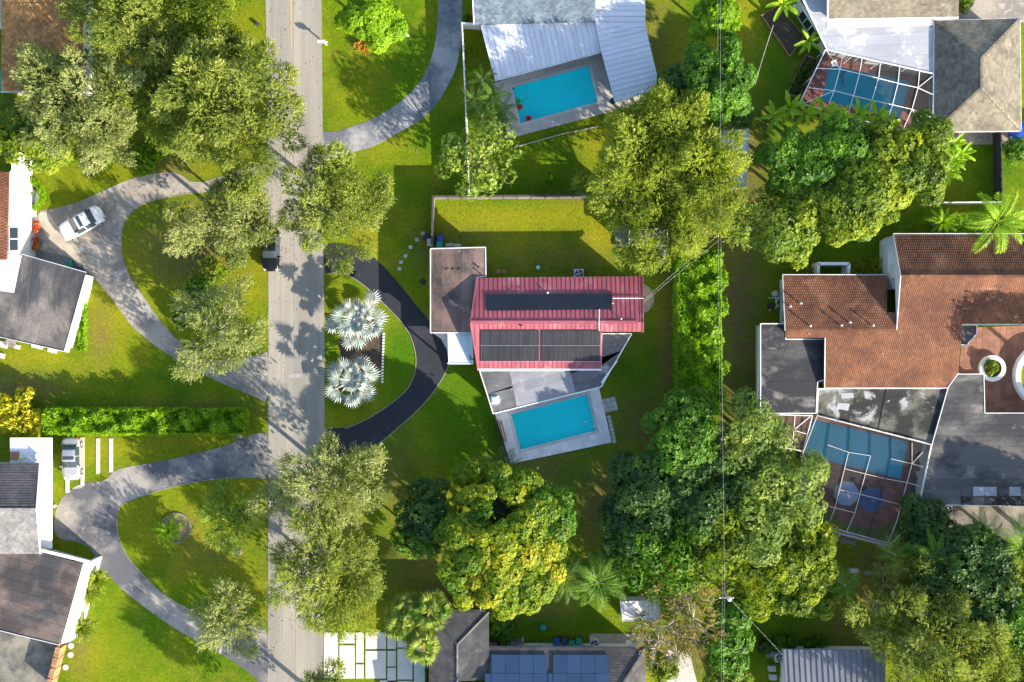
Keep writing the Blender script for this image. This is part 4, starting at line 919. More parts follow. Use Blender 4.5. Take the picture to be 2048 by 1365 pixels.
def cage(label, outline, zt, bars, fm=None):
    fm = fm or m_white
    root = empty('pool_cage', centroid([P(*a) for a in outline]), label, 'pool screen'); q = ccw([P(a[0], a[1], zt)[:2] for a in outline])
    for a, b, *dk in bars:
        z = zt+random.uniform(-.01, .01); mb = MB(); mb.beam(P(*a, z), P(*b, z), .06, .08); mb.build('beam', fm if not (dk and dk[0]) else m_dark, root)
    n = len(q)
    for i in range(n):
        a, b = q[i], q[(i+1) % n]; mb = MB(); mb.beam((*a, zt+.004*i), (*b, zt+.004*i), .085, .10); mb.build('beam', fm, root)
        L = math.dist(a, b); k = max(1, int(L/2.2))
        for j in range(k): t = j/k; mb = MB(); mb.box((a[0]+(b[0]-a[0])*t, a[1]+(b[1]-a[1])*t, .1), (.07, .07, zt-.12)); mb.build('post', fm, root)
        qi = inset(q, .03); a, b = qi[i], qi[(i+1) % n]
        mb = MB(); mb.face([(*a, .15), (*b, .15), (*b, zt-.08), (*a, zt-.08)]); mb.build('screen', m_screen, root)
    mb = MB(); mb.face([(*a, zt-.07) for a in inset(q, .03)]); mb.build('roof_screen', m_screen, root); return root
pool(POOLS[2], 'teal pool under the white framed screen cage at the top right', m_water_d, [(1650, 104), (1866, 152), (1866, 238), (1806, 262), (1600, 206)], m_brickp, tile=.5,
     steps=(1688, 150, [.6, .9], -80, 60), label_deck='red brick deck under the white framed screen cage', coping=m_brickp)
def lerp(a, b, t): return tuple(a[k]+(b[k]-a[k])*t for k in range(2))
T1 = [(1651, 100), (1867, 148)]; X1 = [1685, 1724, 1761, 1798, 1838]
bars = []
tops = [(1686, 107), (1724, 117), (1761, 126), (1799, 135), (1839, 143)]; m1 = [(1680, 139), (1719, 148), (1757, 157), (1796, 167), (1836, 176)]; m2 = [(1668, 182), (1707, 192), (1744, 201), (1785, 210), (1824, 219)]
bt = [(1656, 215), (1697, 226), (1738, 237), (1774, 245), (1806, 260)]
for t, a, b, c in zip(tops, m1, m2, bt): bars += [(t, a), (a, b), (b, c)]
bars += [((1634, 137), m1[0])]+list(zip(m1, m1[1:]))+[(m1[-1], (1866, 190)), ((1617, 176), m2[0])]+list(zip(m2, m2[1:]))+[(m2[-1], (1864, 236)), ((1652, 100), m1[0]), (m1[-1], (1866, 152)), (m2[-1], (1838, 246)), (m2[0], (1606, 208))]
cage('white framed insect screen cage over the teal pool at the top right', [(1651, 100), (1867, 148), (1866, 238), (1806, 262), (1599, 207)], 2.9, bars)
o = empty('pool_chair', P(1665, 128), 'small pale chair at the top left inside the white framed cage', 'chair')
c = P(1665, 130); mb = MB(); mb.box((c[0], c[1], .5), (.55, .5, .05), .3); mb.build('seat', m_white, o); mb = MB(); mb.box((c[0]-.05, c[1]+.27, .55), (.55, .05, .45), .3); mb.build('backrest', m_white, o)
for dx in (-.22, .22):
    for dy in (-.2, .2): mb = MB(); mb.tube([(c[0]+dx, c[1]+dy, .14), (c[0]+dx, c[1]+dy, .5)], .02, 5); mb.build('leg', m_white, o)
panel_fence('dark solid fence slanting beside the soil beds at the top right', [(1588, -10), (1650, 98)], 1.9, m_wall_d, [6], post=m_dark)
panel_fence('dark solid fence along the lower left side of the white framed cage', [(1648, 104), (1594, 206)], 1.7, m_wall_d, [5], post=m_dark)
def planter(label, l, n, mat=m_wood):
    w = [P(*a)[:2] for a in l]; root = empty('garden_bed', centroid(w), label, 'garden bed'); k = len(w)
    for i in range(k):
        mb = MB(); a, b = w[i], w[(i+1) % k]; mb.beam((*a, .15+.003*i), (*b, .15+.003*i), .09, .3, random.random()); mb.build('board', mat, root)
    mb = MB(); mb.slab(ccw(w), .2, 0); mb.build('soil', m_soil, root)
    for a in w: mb = MB(); mb.box((a[0], a[1], 0), (.14, .14, .36)); mb.build('post', mat, root)
planter('large wooden edged soil bed with a banana plant at each end', [(1522, 33), (1556, 14), (1608, 75), (1578, 114)], 0)
planter('narrow planted wooden bed below the large soil bed', [(1611, 112), (1634, 122), (1597, 194), (1571, 192)], 0)
for k, (x, y) in enumerate([(1622, 128), (1610, 138), (1616, 150), (1600, 158), (1606, 172), (1592, 180), (1587, 168), (1600, 146)]):
    bush(x, y, 7, .5, L_green if k % 2 else L_lime, ['topmost seedling in the narrow wooden bed','second seedling from the top of the narrow bed','seedling at the right side of the narrow bed','seedling in the centre of the narrow bed','right seedling in the lower half of the narrow bed','lowest seedling in the narrow wooden bed','left seedling in the lower half of the narrow bed','left seedling in the upper half of the narrow bed'][k], 'seedling', cat='plant', lob=.3, leaf=.5, group='seedlings in the narrow bed')
panel_fence('dark fence running down from the pyramid roof at the right', [(1986, 268), (1988, 405)], 1.8, m_wall_d, [7], post=m_dark, th=.12)
panel_fence('thin white fence crossing left from the dark fence at the right', [(1988, 408), (1876, 409)], 1.6, m_white, [5], pw=.08, th=.05)

# ---------------------------------------------------------------- right brown tiled house
h = empty('brown_tile_house', P(1780, 640), 'sprawling house under brown tile roofs with white gable end', 'house')
q = walls(h, [(1788, 470, 3.2), (2120, 470, 3.2), (2120, 553, 5.0), (2120, 646, 3.2), (1922, 646, 3.2), (1916, 745, 3.1), (1893, 773, 3.1), (1650, 773, 3.1), (1653, 678, 3.2), (1572, 674, 3.3), (1568, 552, 2.7), (1783, 552, 2.7), (1801, 553, 5.0)], 3, .25, zdrop=.15)
openings(h, q, range(9), n=2)
F1 = [(1787, 469, 3.2), (2120, 469, 3.2), (2120, 553, 5.2), (1802, 553, 5.2)]; F2 = [(1802, 553, 5.2), (1930, 553, 5.2), (1921, 690, 3.8), (1916, 745, 3.2), (1895, 775, 2.9), (1650, 775, 2.9), (1651, 676, 3.9), (1571, 676, 3.9), (1571, 661, 4.05), (1795, 661, 4.05)]
F3 = [(1930, 553, 5.2), (2120, 553, 5.2), (2120, 648, 3.3), (1922, 648, 3.3)]; F4 = [(1566, 551, 2.9), (1774, 551, 2.9), (1774, 625, 3.85), (1791, 625, 3.85), (1793, 660, 4.3), (1571, 660, 4.3)]
for f in (F1, F2, F3, F4): a, zf = facet(h, f, m_tile); tiles(h, a, zf, m_tile, .20, .26, 'roof_tiles', curve=.022, lift=.018)
zF4 = zf; ridge(h, (1802, 553, 5.2), (2120, 553, 5.2), m_tile, .26, .08); ridge(h, (1571, 660.5, 4.25), (1793, 660.5, 4.25), m_tile, .26, .08)
mb = MB(); mb.prism([P(1787, 469, 3.1), P(1802, 553, 5.1), P(1793, 660, 4.0)], [P(1790, 469, .0), P(1803, 553, .0), P(1796, 660, .0)], .5, True); mb.build('gable_wall', m_white, h)
mb = MB(); mb.slab(ccw([P(*a, 2.4)[:2] for a in [(1776, 479), (1787, 471), (1796, 553), (1798, 578), (1786, 578), (1776, 545)]]), 2.4, -.1); mb.build('gable_wall', m_white, h)
for y in (533, 548, 563):
    mb = MB(); c = P(1795, y, 2.42); mb.box((c[0], c[1], 2.41), (.25, .6, .04)); wv = mb.build('window', m_white, h); mb = MB(); mb.box((c[0], c[1], 2.44), (.2, .5, .03)); mb.build('pane', m_glass, wv)
mb = MB()
for a, b in (((1786, 468, 3.2), (1801, 553, 5.25)), ((1801, 553, 5.25), (1793, 661, 4.1)), ((1787, 468, 3.15), (2120, 468, 3.15)), ((1565, 550, 2.9), (1570, 661, 4.3)), ((1565, 550, 2.85), (1774, 550, 2.85)), ((1650, 676, 3.85), (1649, 775, 2.9)), ((1649, 776.5, 2.85), (1895, 776.5, 2.85)),
             ((1895, 776, 2.9), (1917, 746, 3.15)), ((1922, 650, 3.2), (2120, 650, 3.2))): mb.beam(P(*a), P(*b), .09, .14)
mb.build('roof_edge', m_fascia, h)
for x, y in ((1599, 607), (1578, 613), (1618, 652), (1680, 651), (1697, 645), (1743, 651)): vent(h, *on(zF4, x, y), r=.09, h=.5, mat=m_steel)
zF2 = plane([P(*a) for a in F2[:6]])
vent(h, 1763, 707, 3.4, r=.05, h=.3, cap=False); vent(h, 1617, 668, 3.9, r=.05, h=.3, cap=False); vent(h, 1909, 694, 3.5, r=.04, h=.15)
for nm, lab, poly, z, mat, ang in (('flat_roof_wing', 'dark grey flat roof wing with white side wall left of the brown tiles', [(1520, 647), (1571, 647), (1572, 678), (1652, 678), (1650, 760), (1636, 765), (1633, 828), (1520, 828)], 2.6, m_roof_gry, 90),
        ('flat_roof_wing', 'weathered blotchy flat roof between the brown tiles and the lower screened pool', [(1636, 777), (1895, 777), (1863, 889), (1634, 832)], 2.5, m_roof_wth, 104),
        ('flat_roof_wing', 'large dark grey flat roof at the right edge below the round planter court', [(1905, 748), (1968, 748), (1970, 826), (2140, 826), (2140, 1015), (1838, 1010), (1863, 890), (1895, 777)], 2.7, m_roof_gry, 90)):
    h2 = empty(nm, P(*poly[0]), lab, 'building'); qq = walls(h2, poly, z, .18); openings(h2, qq, [len(qq)-1, 0], n=1); flat_roof(h2, poly, z, mat, ang, 1.05, m_white, .2, .09 if 'left' in lab else .06)
    if poly[0][0] == 1520:
        mb = MB(); mb.prism([P(1517, 656, 2.45), P(1521, 649, 2.45), P(1521, 798, 2.45), P(1514, 798, 2.45)], [P(1515, 656), P(1521, 649), P(1521, 798), P(1513, 798)]); mb.build('side_wall', m_wall, h2)
    if poly[0][0] == 1636:
        for l in ([(1682, 787), (1706, 786), (1708, 796), (1683, 798)], [(1676, 806), (1700, 808), (1696, 822), (1674, 818)]):
            mb = MB(); mb.slab(ccw([P(*a, z)[:2] for a in l]), z+.014, z-.01); mb.build('patch', m_roof_wht, h2)
        for a, b in (((1773, 778), (1757, 858)), ): mb = MB(); mb.beam(P(*a, z+.02), P(*b, z+.02), .06, .05); mb.build('joint', m_dark, h2)
    if poly[0][0] == 1905:
        for k in range(5):
            x = 1922+k*24; mb = MB(); mb.slab(ccw([P(*a, z)[:2] for a in [(x, 974), (x+23, 974), (x+23, 992), (x, 992)]]), z+.05, z-.01, random.random()); mb.build('skylight_pane', m_roof_wht if k % 3 else m_roof_gry, h2)
            mb = MB(); mb.slab(ccw([P(*a, z)[:2] for a in [(x, 993), (x+23, 993), (x+23, 1011), (x, 1011)]]), z+.05, z-.01, random.random()); mb.build('skylight_pane', m_roof_wth, h2)
h2 = empty('black_flat_roof', P(1935, 665), 'small black angled flat roof between brown tiles and the round planter court', 'roof')
walls(h2, [(1921, 652), (1953, 652), (1953, 667), (1933, 689), (1921, 689)], 2.4, .1); flat_roof(h2, [(1920, 650), (1954, 650), (1954, 668), (1934, 691), (1919, 691)], 2.4, m_roof_gry, 0, 1., m_white, .2, .08)
# court
co = empty('courtyard', P(1985, 740), 'brown tiled courtyard with a white ringed round planter', 'courtyard'); cp = ccw([P(*a)[:2] for a in [(1916, 746), (1922, 690), (1955, 655), (2120, 650), (2120, 826), (1970, 826), (1966, 748)]])
mb = MB(); mb.slab(cp, .10, -.05); mb.build('slab', m_court, co)
n = 0
for s in strips(cp, 0, .6, .015):
    for t in strips(s, 90, .6, .015):
        n += 1
        if n > 300: break
        mb = MB(); mb.slab(ccw(t), .125, .09, random.random()); mb.build('tile', m_court, co)
pl = empty('round_planter', P(1981, 737), 'white ringed round planter with yellow green shrub in the brown court', 'planter'); c = P(1981, 737)
def annulus(root, c, r0, r1, z1, z0, mat, name, a0=0, a1=360, n=32):
    mb = MB(); k = int(n*(a1-a0)/360); A = [(c[0]+r0*math.cos(R(a0+(a1-a0)*i/k)), c[1]+r0*math.sin(R(a0+(a1-a0)*i/k))) for i in range(k+1)]; B = [(c[0]+r1*math.cos(R(a0+(a1-a0)*i/k)), c[1]+r1*math.sin(R(a0+(a1-a0)*i/k))) for i in range(k+1)]
    for i in range(k): mb.slab([A[i], B[i], B[i+1], A[i+1]], z1, z0)
    return mb.build(name, mat, root)
annulus(pl, c, .88, 1.3, .55, .1, m_white, 'rim'); mb = MB(); mb.lathe((c[0], c[1], .1), [(.9, 0), (.9, .3)], 20); mb.build('soil', m_soil, pl)
bush(1982, 735, 17, 1.1, L_lime, 'yellow green shrub filling the white ringed round planter', lob=.35, leaf=.55, z0=.5)
wr = empty('curved_wall', P(2040, 740), 'curved white garden wall at the right edge of the brown court', 'wall'); annulus(wr, P(2088, 752), 2.75, 3.25, .9, .0, m_white, 'wall', 95, 265, 40)
surface('court_lawn', [(2044, 700), (2120, 680), (2120, 815), (2052, 810), (2038, 770), (2036, 730)], .13, .1, m_lawn, 1)
# cage 2
PR, _ = pool(POOLS[3], 'deep teal pool under the screen cage beside the dark flat roof', m_water_d, [(1606, 832), (1634, 834), (1860, 892), (1852, 940), (1828, 960), (1815, 1020), (1770, 1050), (1720, 1056), (1690, 1046), (1640, 1010), (1602, 985), (1598, 915)], m_brickp, tile=.55,
     steps=(1812, 886, [.7, 1.05, 1.4], 150, 290), label_deck='red paved deck with curved edge under the lower screen cage', coping=m_brickp)
T = [(1634, 832), (1659, 843), (1700, 853), (1742, 864), (1781, 874), (1822, 882), (1862, 890)]
Bo = [(1600, 985), (1640, 1045), (1670, 1058), (1692, 1066), (1735, 1075), (1776, 1086), (1836, 1010)]
bars = [((1660, 845), (1652, 905), 1), ((1652, 905), (1638, 965), 1), ((1700, 855), (1697, 905), 1), ((1697, 905), (1686, 950), 0), ((1686, 950), (1670, 1016), 0), ((1670, 1016), (1660, 1042), 0), ((1741, 865), (1741, 912), 1), ((1741, 912), (1722, 980), 0), ((1722, 980), (1710, 1026), 0), ((1710, 1026), (1693, 1064), 0),
        ((1782, 876), (1782, 918), 1), ((1782, 918), (1768, 970), 1), ((1768, 970), (1735, 1075), 1), ((1824, 886), (1824, 928), 0), ((1824, 928), (1802, 1010), 0), ((1802, 1010), (1793, 1045), 0), ((1793, 1045), (1776, 1086), 0),
        ((1655, 890), (1697, 905), 0), ((1697, 905), (1741, 912), 0), ((1782, 918), (1824, 928), 0), ((1824, 928), (1846, 934), 0), ((1690, 938), (1730, 948), 0), ((1730, 948), (1772, 958), 0), ((1772, 958), (1816, 966), 0), ((1816, 966), (1838, 973), 0), ((1680, 980), (1720, 989), 0), ((1720, 989), (1764, 1000), 0), ((1764, 1000), (1802, 1010), 0), ((1802, 1010), (1822, 1015), 0), ((1645, 1010), (1710, 1026), 0), ((1824, 928), (1845, 905), 0)]
CAGE_M = M('tan_frame', (.5, .46, .4), (.4, .37, .32), fine=.05)
cage('white and bronze framed screen cage over the deep teal pool and blue umbrellas', [(1634, 832), (1862, 890), (1836, 1010), (1818, 1052), (1782, 1088), (1640, 1050), (1598, 985), (1606, 905)], 2.7, bars, fm=CAGE_M)
cage('small triangular braced end of a screen cage beside the pale clumpy tree', [(1520, 829), (1625, 832), (1606, 903), (1540, 890)], 2.65, [((1590, 832), (1588, 860)), ((1620, 834), (1588, 860)), ((1555, 852), (1612, 868)), ((1588, 860), (1584, 895))])
surface('paved_strip', [(1520, 832), (1622, 834), (1600, 900), (1540, 890)], .03, .05, m_court, 0)
def umbrella(x, y, r, mat, label, ph=.2):
    z = 2.45; c = P(x, y, z); root = empty('patio_umbrella', (c[0], c[1], .14), label, 'umbrella', 'umbrellas on the red paved deck'); n = 8
    for k in range(n):
        a, b = ph+6.2832*k/n, ph+6.2832*(k+1)/n; mb = MB(); f = lambda t, rr, zz: (c[0]+rr*math.cos(t), c[1]+rr*math.sin(t), zz)
        ap, A, B, A2, B2 = (c[0], c[1], z+.25), f(a, r, z-.18), f(b, r, z-.18), f(a, r, z-.33), f(b, r, z-.33)
        mb.face([ap, A, B], .3+.5*random.random()); mb.face([A, A2, B2, B]); mb.build('canopy_panel', mat, root)
    mb = MB(); mb.tube([(c[0], c[1], .15), (c[0], c[1], z+.3)], .025, 6); mb.build('pole', m_white, root); mb = MB(); mb.lathe((c[0], c[1], .15), [(.3, 0), (.28, .06), (.05, .1)], 12); mb.build('base', m_dark, root)
    t = empty('patio_table', (c[0], c[1], .14), 'round patio table under the %s umbrella' % ('pale blue' if mat == m_umb1 else 'navy'), 'table'); mb = MB(); mb.lathe((c[0], c[1], .82), [(.6, 0), (.6, .03)], 16); mb.build('tabletop', m_glass, t)
    mb = MB(); mb.lathe((c[0]+.0, c[1], .15), [(.25, 0), (.06, .05), (.06, .66)], 8); mb.build('pedestal', m_dark, t)
umbrella(1694, 988, 1.25, m_umb1, 'pale blue octagonal umbrella on the red paved deck'); umbrella(1744, 1001, 1.25, m_umb2, 'navy octagonal umbrella right of the pale blue one', .3)
def chair(x, y, rz, label, mat=m_dark, zb=.14, g='chairs around the patio umbrellas'):
    c = P(x, y); root = empty('patio_chair', (c[0], c[1], zb), label, 'chair', g, rz)
    mb = MB(); mb.box((0, 0, .42), (.5, .5, .05)); mb.build('seat', mat, root, True); mb = MB(); mb.box((0, -.26, .45), (.5, .05, .45)); mb.build('backrest', mat, root, True)
    for a in (-.2, .2):
        for b in (-.2, .2): mb = MB(); mb.box((a, b, 0), (.04, .04, .42)); mb.build('leg', mat, root, True)
for x, y, rz, l in ((1669, 972, -2, 'dark patio chair upper left of the pale blue umbrella'), (1700, 957, 3, 'dark patio chair just above the pale blue umbrella'), (1724, 975, 3.2, 'dark patio chair between the two umbrellas at the top'), (1668, 1000, -1, 'dark patio chair left of the pale blue umbrella')): chair(x, y, rz, l)
st = empty('planting_strip', P(1842, 950), 'narrow white gravel planting strip between the cage and dark flat roof', 'planter'); mb = MB(); mb.slab(ccw([P(*a)[:2] for a in [(1860, 905), (1868, 905), (1836, 1040), (1822, 1038)]]), .18, 0); mb.build('bed', m_conc, st)
for k, (x, y) in enumerate([(1847, 920), (1843, 928), (1840, 938), (1836, 958), (1834, 966), (1831, 975), (1829, 983)]): bush(x, y, 5, .6, L_dark, '%s dark plant from the top in the narrow white strip beside the cage' % ['first','second','third','fourth','fifth','sixth','seventh'][k], 'potted_plant', cat='plant', lob=.22, leaf=.4, group='dark plants in the white strip')
fr = empty('white_pergola', P(1660, 538), 'white rectangular open frame above the left brown tiled roof', 'frame')
for a, b in (((1630, 529), (1692, 529)), ((1692, 529), (1691, 552)), ((1631, 529), (1631, 552))): mb = MB(); mb.beam(P(*a, 1.0), P(*b, 1.0), .28, 2.0); mb.build('wall_section', m_white, fr)
for k, (x, y) in enumerate([(1610, 537), (1622, 546), (1700, 541), (1715, 530), (1727, 541), (1752, 522), (1762, 541), (1744, 546)]):
    palm(x, y, .7, SPK, 14, ['yellow green spiky plant left of the white open frame', 'spiky plant touching the left side of the white open frame', 'spiky plant touching the right side of the white open frame', 'upper spiky plant right of the white frame', 'lower spiky plant in the middle of the row right of the white frame',
          'highest spiky plant near the white gable', 'spiky plant nearest the white gable wall', 'low spiky plant at the tile edge right of the white frame'][k], 'agave', 'plant', sc=random.uniform(.85, 1.15), tilt=(.0, 1.0), trunk=(.08, .05), part='leaf', group='spiky plants above the brown tiled roof')
def ac_unit(x, y, label, s=.85, rz=0, hgt=.75):
    c = P(x, y); root = empty('ac_unit', c, label, 'air conditioner', None, rz); mb = MB(); mb.box((0, 0, 0), (s, s, hgt)); mb.build('cabinet', m_fascia, root, True, bevel=.03)
    mb = MB(); mb.lathe((0, 0, hgt), [(s*.42, 0), (s*.42, .03)], 20); mb.build('grille', m_dark, root, True)
    mb = MB()
    for k in range(4): a = k*1.571; mb.face([(0, 0, hgt+.05), (s*.36*math.cos(a), s*.36*math.sin(a), hgt+.04), (s*.36*math.cos(a+.6), s*.36*math.sin(a+.6), hgt+.07)])
    mb.lathe((0, 0, hgt+.03), [(s*.1, 0), (s*.08, .04)], 8); mb.build('fan', m_steel, root, True)
ac_unit(1157, 549, 'white air conditioner against the top eave of the crimson roof', .95); ac_unit(1188, 1284, 'air conditioner beside the green bins at the bottom'); ac_unit(1556, 1312, 'air conditioner left of the grey ribbed roof'); ac_unit(1891, 1018, 'air conditioner below the dark flat roof edge', .8)
eq = empty('pool_equipment', P(1545, 600), 'cluster of white pipes, pump and dark filter beside the brown tiled house', 'pool equipment')
for x, y in ((1548, 588), (1540, 612)): c = P(x, y); mb = MB(); mb.lathe((c[0], c[1], 0), [(.3, 0), (.32, .6), (.25, .85), (.05, .95)], 12); mb.build('filter_tank', m_wall_d if y > 600 else m_conc, eq, smooth=True)
for k in range(7): a = P(1535+random.random()*25, 580+random.random()*45); b = P(1535+random.random()*25, 580+random.random()*45); mb = MB(); mb.tube([(a[0], a[1], .1), (a[0], a[1], .6), (b[0], a[1], .6), (b[0], b[1], .6), (b[0], b[1], .1)], .035, 6); mb.build('pipe', m_pipe, eq)

# ---------------------------------------------------------------- left side houses
h = empty('left_brown_house', P(8, 430), 'white fronted house with brown tile roof at the left edge', 'house')
q = walls(h, [(-86, 345), (18, 345), (16, 520), (-86, 520)], 3.0, .2); a, zf = facet(h, [(-90, 343, 3.7), (18, 344, 3.3), (14, 520, 3.3), (-90, 520, 3.7)], m_tile); tiles(h, a, zf, m_tile, .3, .33, curve=.04)
mb = MB(); mb.slab(ccw([P(*a, 3.0)[:2] for a in [(22, 303), (35, 303), (37, 350), (41, 420), (39, 508), (14, 518), (19, 345), (23, 340)]]), 3.0, -.1); mb.build('front_wall', m_white, h)
mb = MB(); mb.slab(ccw([P(*a, 3.02)[:2] for a in [(18, 454), (39, 454), (39, 504), (18, 504)]]), 3.06, 3.0); sk = mb.build('skylight', m_white, h)
for y in (456, 480): mb = MB(); mb.slab(ccw([P(*a, 3.05)[:2] for a in [(20, y), (36, y), (36, y+21), (20, y+21)]]), 3.08, 3.05); mb.build('pane', m_glass, sk)
surface('front_patio', [(36, 372), (48, 370), (62, 374), (76, 386), (80, 402), (76, 418), (73, 424), (71, 518), (36, 506)], .07, .1, m_conc_w, 0)
rp = empty('round_garden_bed', P(57, 388), 'round grassy bed ringed with pale stone on the left patio', 'garden bed'); annulus(rp, P(57, 388), .55, .72, .22, 0, m_conc, 'rim'); mb = MB(); c = P(57, 388); mb.lathe((c[0], c[1], .05), [(.56, 0), (.56, .1)], 18); mb.build('grass_top', m_lawn, rp)
bush(57, 389, 9, .6, L_bright, 'low green plant inside the round stone ringed bed', lob=.25, leaf=.4); bush(44, 411, 7, .5, L_green, 'small green shrub below the round stone ringed bed', lob=.25, leaf=.4)
# curved hedge
VTc = []; hc = P(57, 392)
for k in range(900):
    a = R(rng.uniform(-62, 110)); r_ = rng.uniform(1.35, 1.75); VTc.append((hc[0]+r_*math.cos(a), hc[1]+r_*math.sin(a), rng.uniform(.1, .62)))
VTc = np.array(VTc); ch = empty('curved_hedge', hc, 'clipped low curved hedge around the left patio', 'hedge')
leaf_obj('foliage', [rosettes(VTc, unit(rng.normal(0, .5, VTc.shape)+np.array([[0, 0, 1.]])), 6, .2, .09, (0, .6), rng.uniform(.3, .7, len(VTc)))], L_bright, ch, hc)
for k, (y, cc) in enumerate(((456, 'flower pot on the patio edge by the skylight, upper one'), (489, 'flower pot on the patio edge by the skylight, lower one'))):
    pz = empty('planter_box', P(72, y), 'white '+cc.replace('flower pot', 'planter box'), 'planter', 'orange planter boxes'); mb = MB(); c = P(72, y); mb.box((c[0], c[1], .05), (.38, 1.2, .4)); mb.build('box', m_white, pz, bevel=.02)
    for dy in (-8, 0, 8): bush(71.5, y+dy, 7, .75, L_redpl, '%s orange flowers in the %s planter box on the left patio' % ({-8: 'topmost', 0: 'middle', 8: 'lowest'}[dy], ('upper', 'lower')[k]), 'flowers', cat='flowers', lob=.22, leaf=.35, z0=.4)
mb = MB(); c = P(44, 434); mb.box((c[0], c[1], .07), (.7, .45, .03)); tag(mb.build('doormat', m_wood_g), 'dark doormat on the pale left patio', 'mat')
h = empty('left_flat_roof_house', P(80, 600), 'stained grey flat roof building with white right fascia, left of the lawn', 'building')
LF = [(-60, 505), (45, 510), (173, 546), (130, 703), (-60, 660)]
q = walls(h, LF, 2.9, .3); openings(h, q, range(len(q)), n=2); flat_roof(h, LF, 2.9, m_roof_brn, -16, .85, None, .2)
mb = MB(); mb.beam(P(176, 551, 2.85), P(133, 704, 2.85), .42, .22); mb.build('fascia', m_white, h)
mb = MB(); mb.beam(P(-60, 504, 2.9), P(45, 509, 2.9), .06, .2); mb.beam(P(45, 509, 2.9), P(172, 545, 2.9), .06, .2); mb.beam(P(132, 704, 2.9), P(-60, 661, 2.9), .06, .2); mb.build('roof_edge', m_fascia, h)
wq = ccw([P(*a, 2.9)[:2] for a in [(-60, 505), (43, 512), (28, 586), (-60, 574)]])
for s in strips(wq, -14, .9, .012): mb = MB(); mb.slab(s, 2.915, 2.89, random.random()); mb.build('roofing_sheet', m_white, h)
surface('dark_drive_apron', [(71, 480), (78, 500), (140, 515), (182, 550), (165, 556), (40, 520), (70, 518)], .024, .04, M('apron', (.2, .2, .2), (.14, .14, .145), fine=.2), 0)
def bin_(x, y, mat, label, rz=0, lidm=None):
    c = P(x, y); root = empty('wheelie_bin', c, label, 'bin', None, rz); mb = MB(); b_, t_ = .24, .29
    mb.prism([(-t_, -t_*1.1, .95), (t_, -t_*1.1, .95), (t_, t_*1.1, .95), (-t_, t_*1.1, .95)], [(-b_, -b_, .05), (b_, -b_, .05), (b_, b_, .05), (-b_, b_, .05)]); mb.build('body', mat, root, True, bevel=.02)
    mb = MB(); mb.prism([(-.27, -.3, 1.05), (.27, -.3, 1.05), (.27, .33, 1.02), (-.27, .33, 1.02)], [(-.32, -.36, .95), (.32, -.36, .95), (.32, .36, .95), (-.32, .36, .95)]); mb.build('lid', lidm or mat, root, True, bevel=.02)
    for s in (-.26, .26): mb = MB(); mb.tube([(s-.03, .3, .1), (s+.03, .3, .1)], .1, 10); mb.build('wheel', m_black, root, True)
bin_(143, 531, m_green, 'green wheelie bin at the top right of the left flat roof', .3); bin_(162, 540, m_navy, 'navy wheelie bin beside the green one at the left flat roof', .3)
bin_(881, 479, m_blue, 'blue wheelie bin above the brown garage roof', 0); bin_(880, 491, m_teal, 'teal wheelie bin below the blue one above the garage roof', 0); bin_(862, 487, m_conc, 'grey bin left of the yard fence by the garage', 0)
bin_(1112, 1279, m_blue, 'bright blue wheelie bin, leftmost of the four at the bottom'); bin_(1128, 1279, m_navy, 'navy wheelie bin, second of the four at the bottom'); bin_(1143, 1284, m_green, 'green wheelie bin, third of the four at the bottom', .1); bin_(1157, 1279, m_green, 'green wheelie bin, rightmost of the four at the bottom', .15)
bin_(1903, 272, m_wall_d, 'black bin under the bottom edge of the pyramid roof'); bin_(881, 1199, m_teal, 'teal bin at the top right of the striped fan palms', .4); bin_(667, 426, m_blue, 'blue bin seen through the tree right of the road', .3)
c = P(855, 477); mb = MB(); mb.lathe((c[0], c[1], 0), [(.4, 0), (.42, .5), (.3, .55)], 14); tag(mb.build('compost_tub', m_wall_d), 'round black tub outside the yard fence corner', 'tub')
c = P(846, 564); mb = MB(); mb.lathe((c[0], c[1], 0), [(.3, 0), (.3, .1), (.25, .14)], 14); tag(mb.build('drain_cover', m_wall_d), 'dark round cover on the grass left of the garage', 'cover')
hedge(150, 560, 166, 700, .8, L_bright, 'low strip of clipped hedge right of the white fascia', 'low_hedge', .05, leaf=.5)
for k, (x, y, w_, d_) in enumerate([(8, 690, .8, .6), (22, 678, .5, .5), (35, 694, .6, .4), (75, 692, 1.1, .5), (105, 702, .9, .35), (5, 712, .5, .5)]):
    c = P(x, y); mb = MB(); mb.box((c[0], c[1], 0), (w_, d_, .18), -.25); tag(mb.build('stone_slab', m_conc_w, bevel=.03), ['pale slab at the very left edge below the stained roof', 'pale slab second from the left edge below the stained roof', 'pale slab third from the left below the stained roof', 'long pale slab under the middle of the stained roof edge', 'thin pale slab near the lower right of the stained roof', 'lowest pale slab at the left edge'][k], 'slab', 'pale slabs below the stained roof')
g = empty('garden_bench', P(22, 686), 'small weathered garden bench by the slabs at the left edge', 'bench')
for k in range(4): mb = MB(); mb.beam(P(12, 681+k*3.5, .45), P(32, 684+k*3.5, .45), .13, .03, random.random()); mb.build('slat', m_wood_g, g)
for x in (14, 30): mb = MB(); c = P(x, 687); mb.box((c[0], c[1], 0), (.06, .5, .43)); mb.build('leg', m_wood_g, g)
h = empty('orange_tile_house', P(80, 100), 'house with orange brown tile roof partly under trees, top left corner', 'house')
q = walls(h, [(5, -60), (165, -60), (165, 183), (5, 183)], 3.2, .3); openings(h, q, range(4), n=2)
a, zf = facet(h, [(3, -60, 3.4), (165, -60, 3.4), (165, 7, 3.8), (3, 7, 3.8)], m_tile_o); tiles(h, a, zf, m_tile_o, .3, .3, curve=.03)
a, zf = facet(h, [(3, 7, 3.9), (165, 7, 3.9), (165, 184, 3.0), (3, 184, 3.0)], m_tile_o); tiles(h, a, zf, m_tile_o, .3, .3, curve=.03)
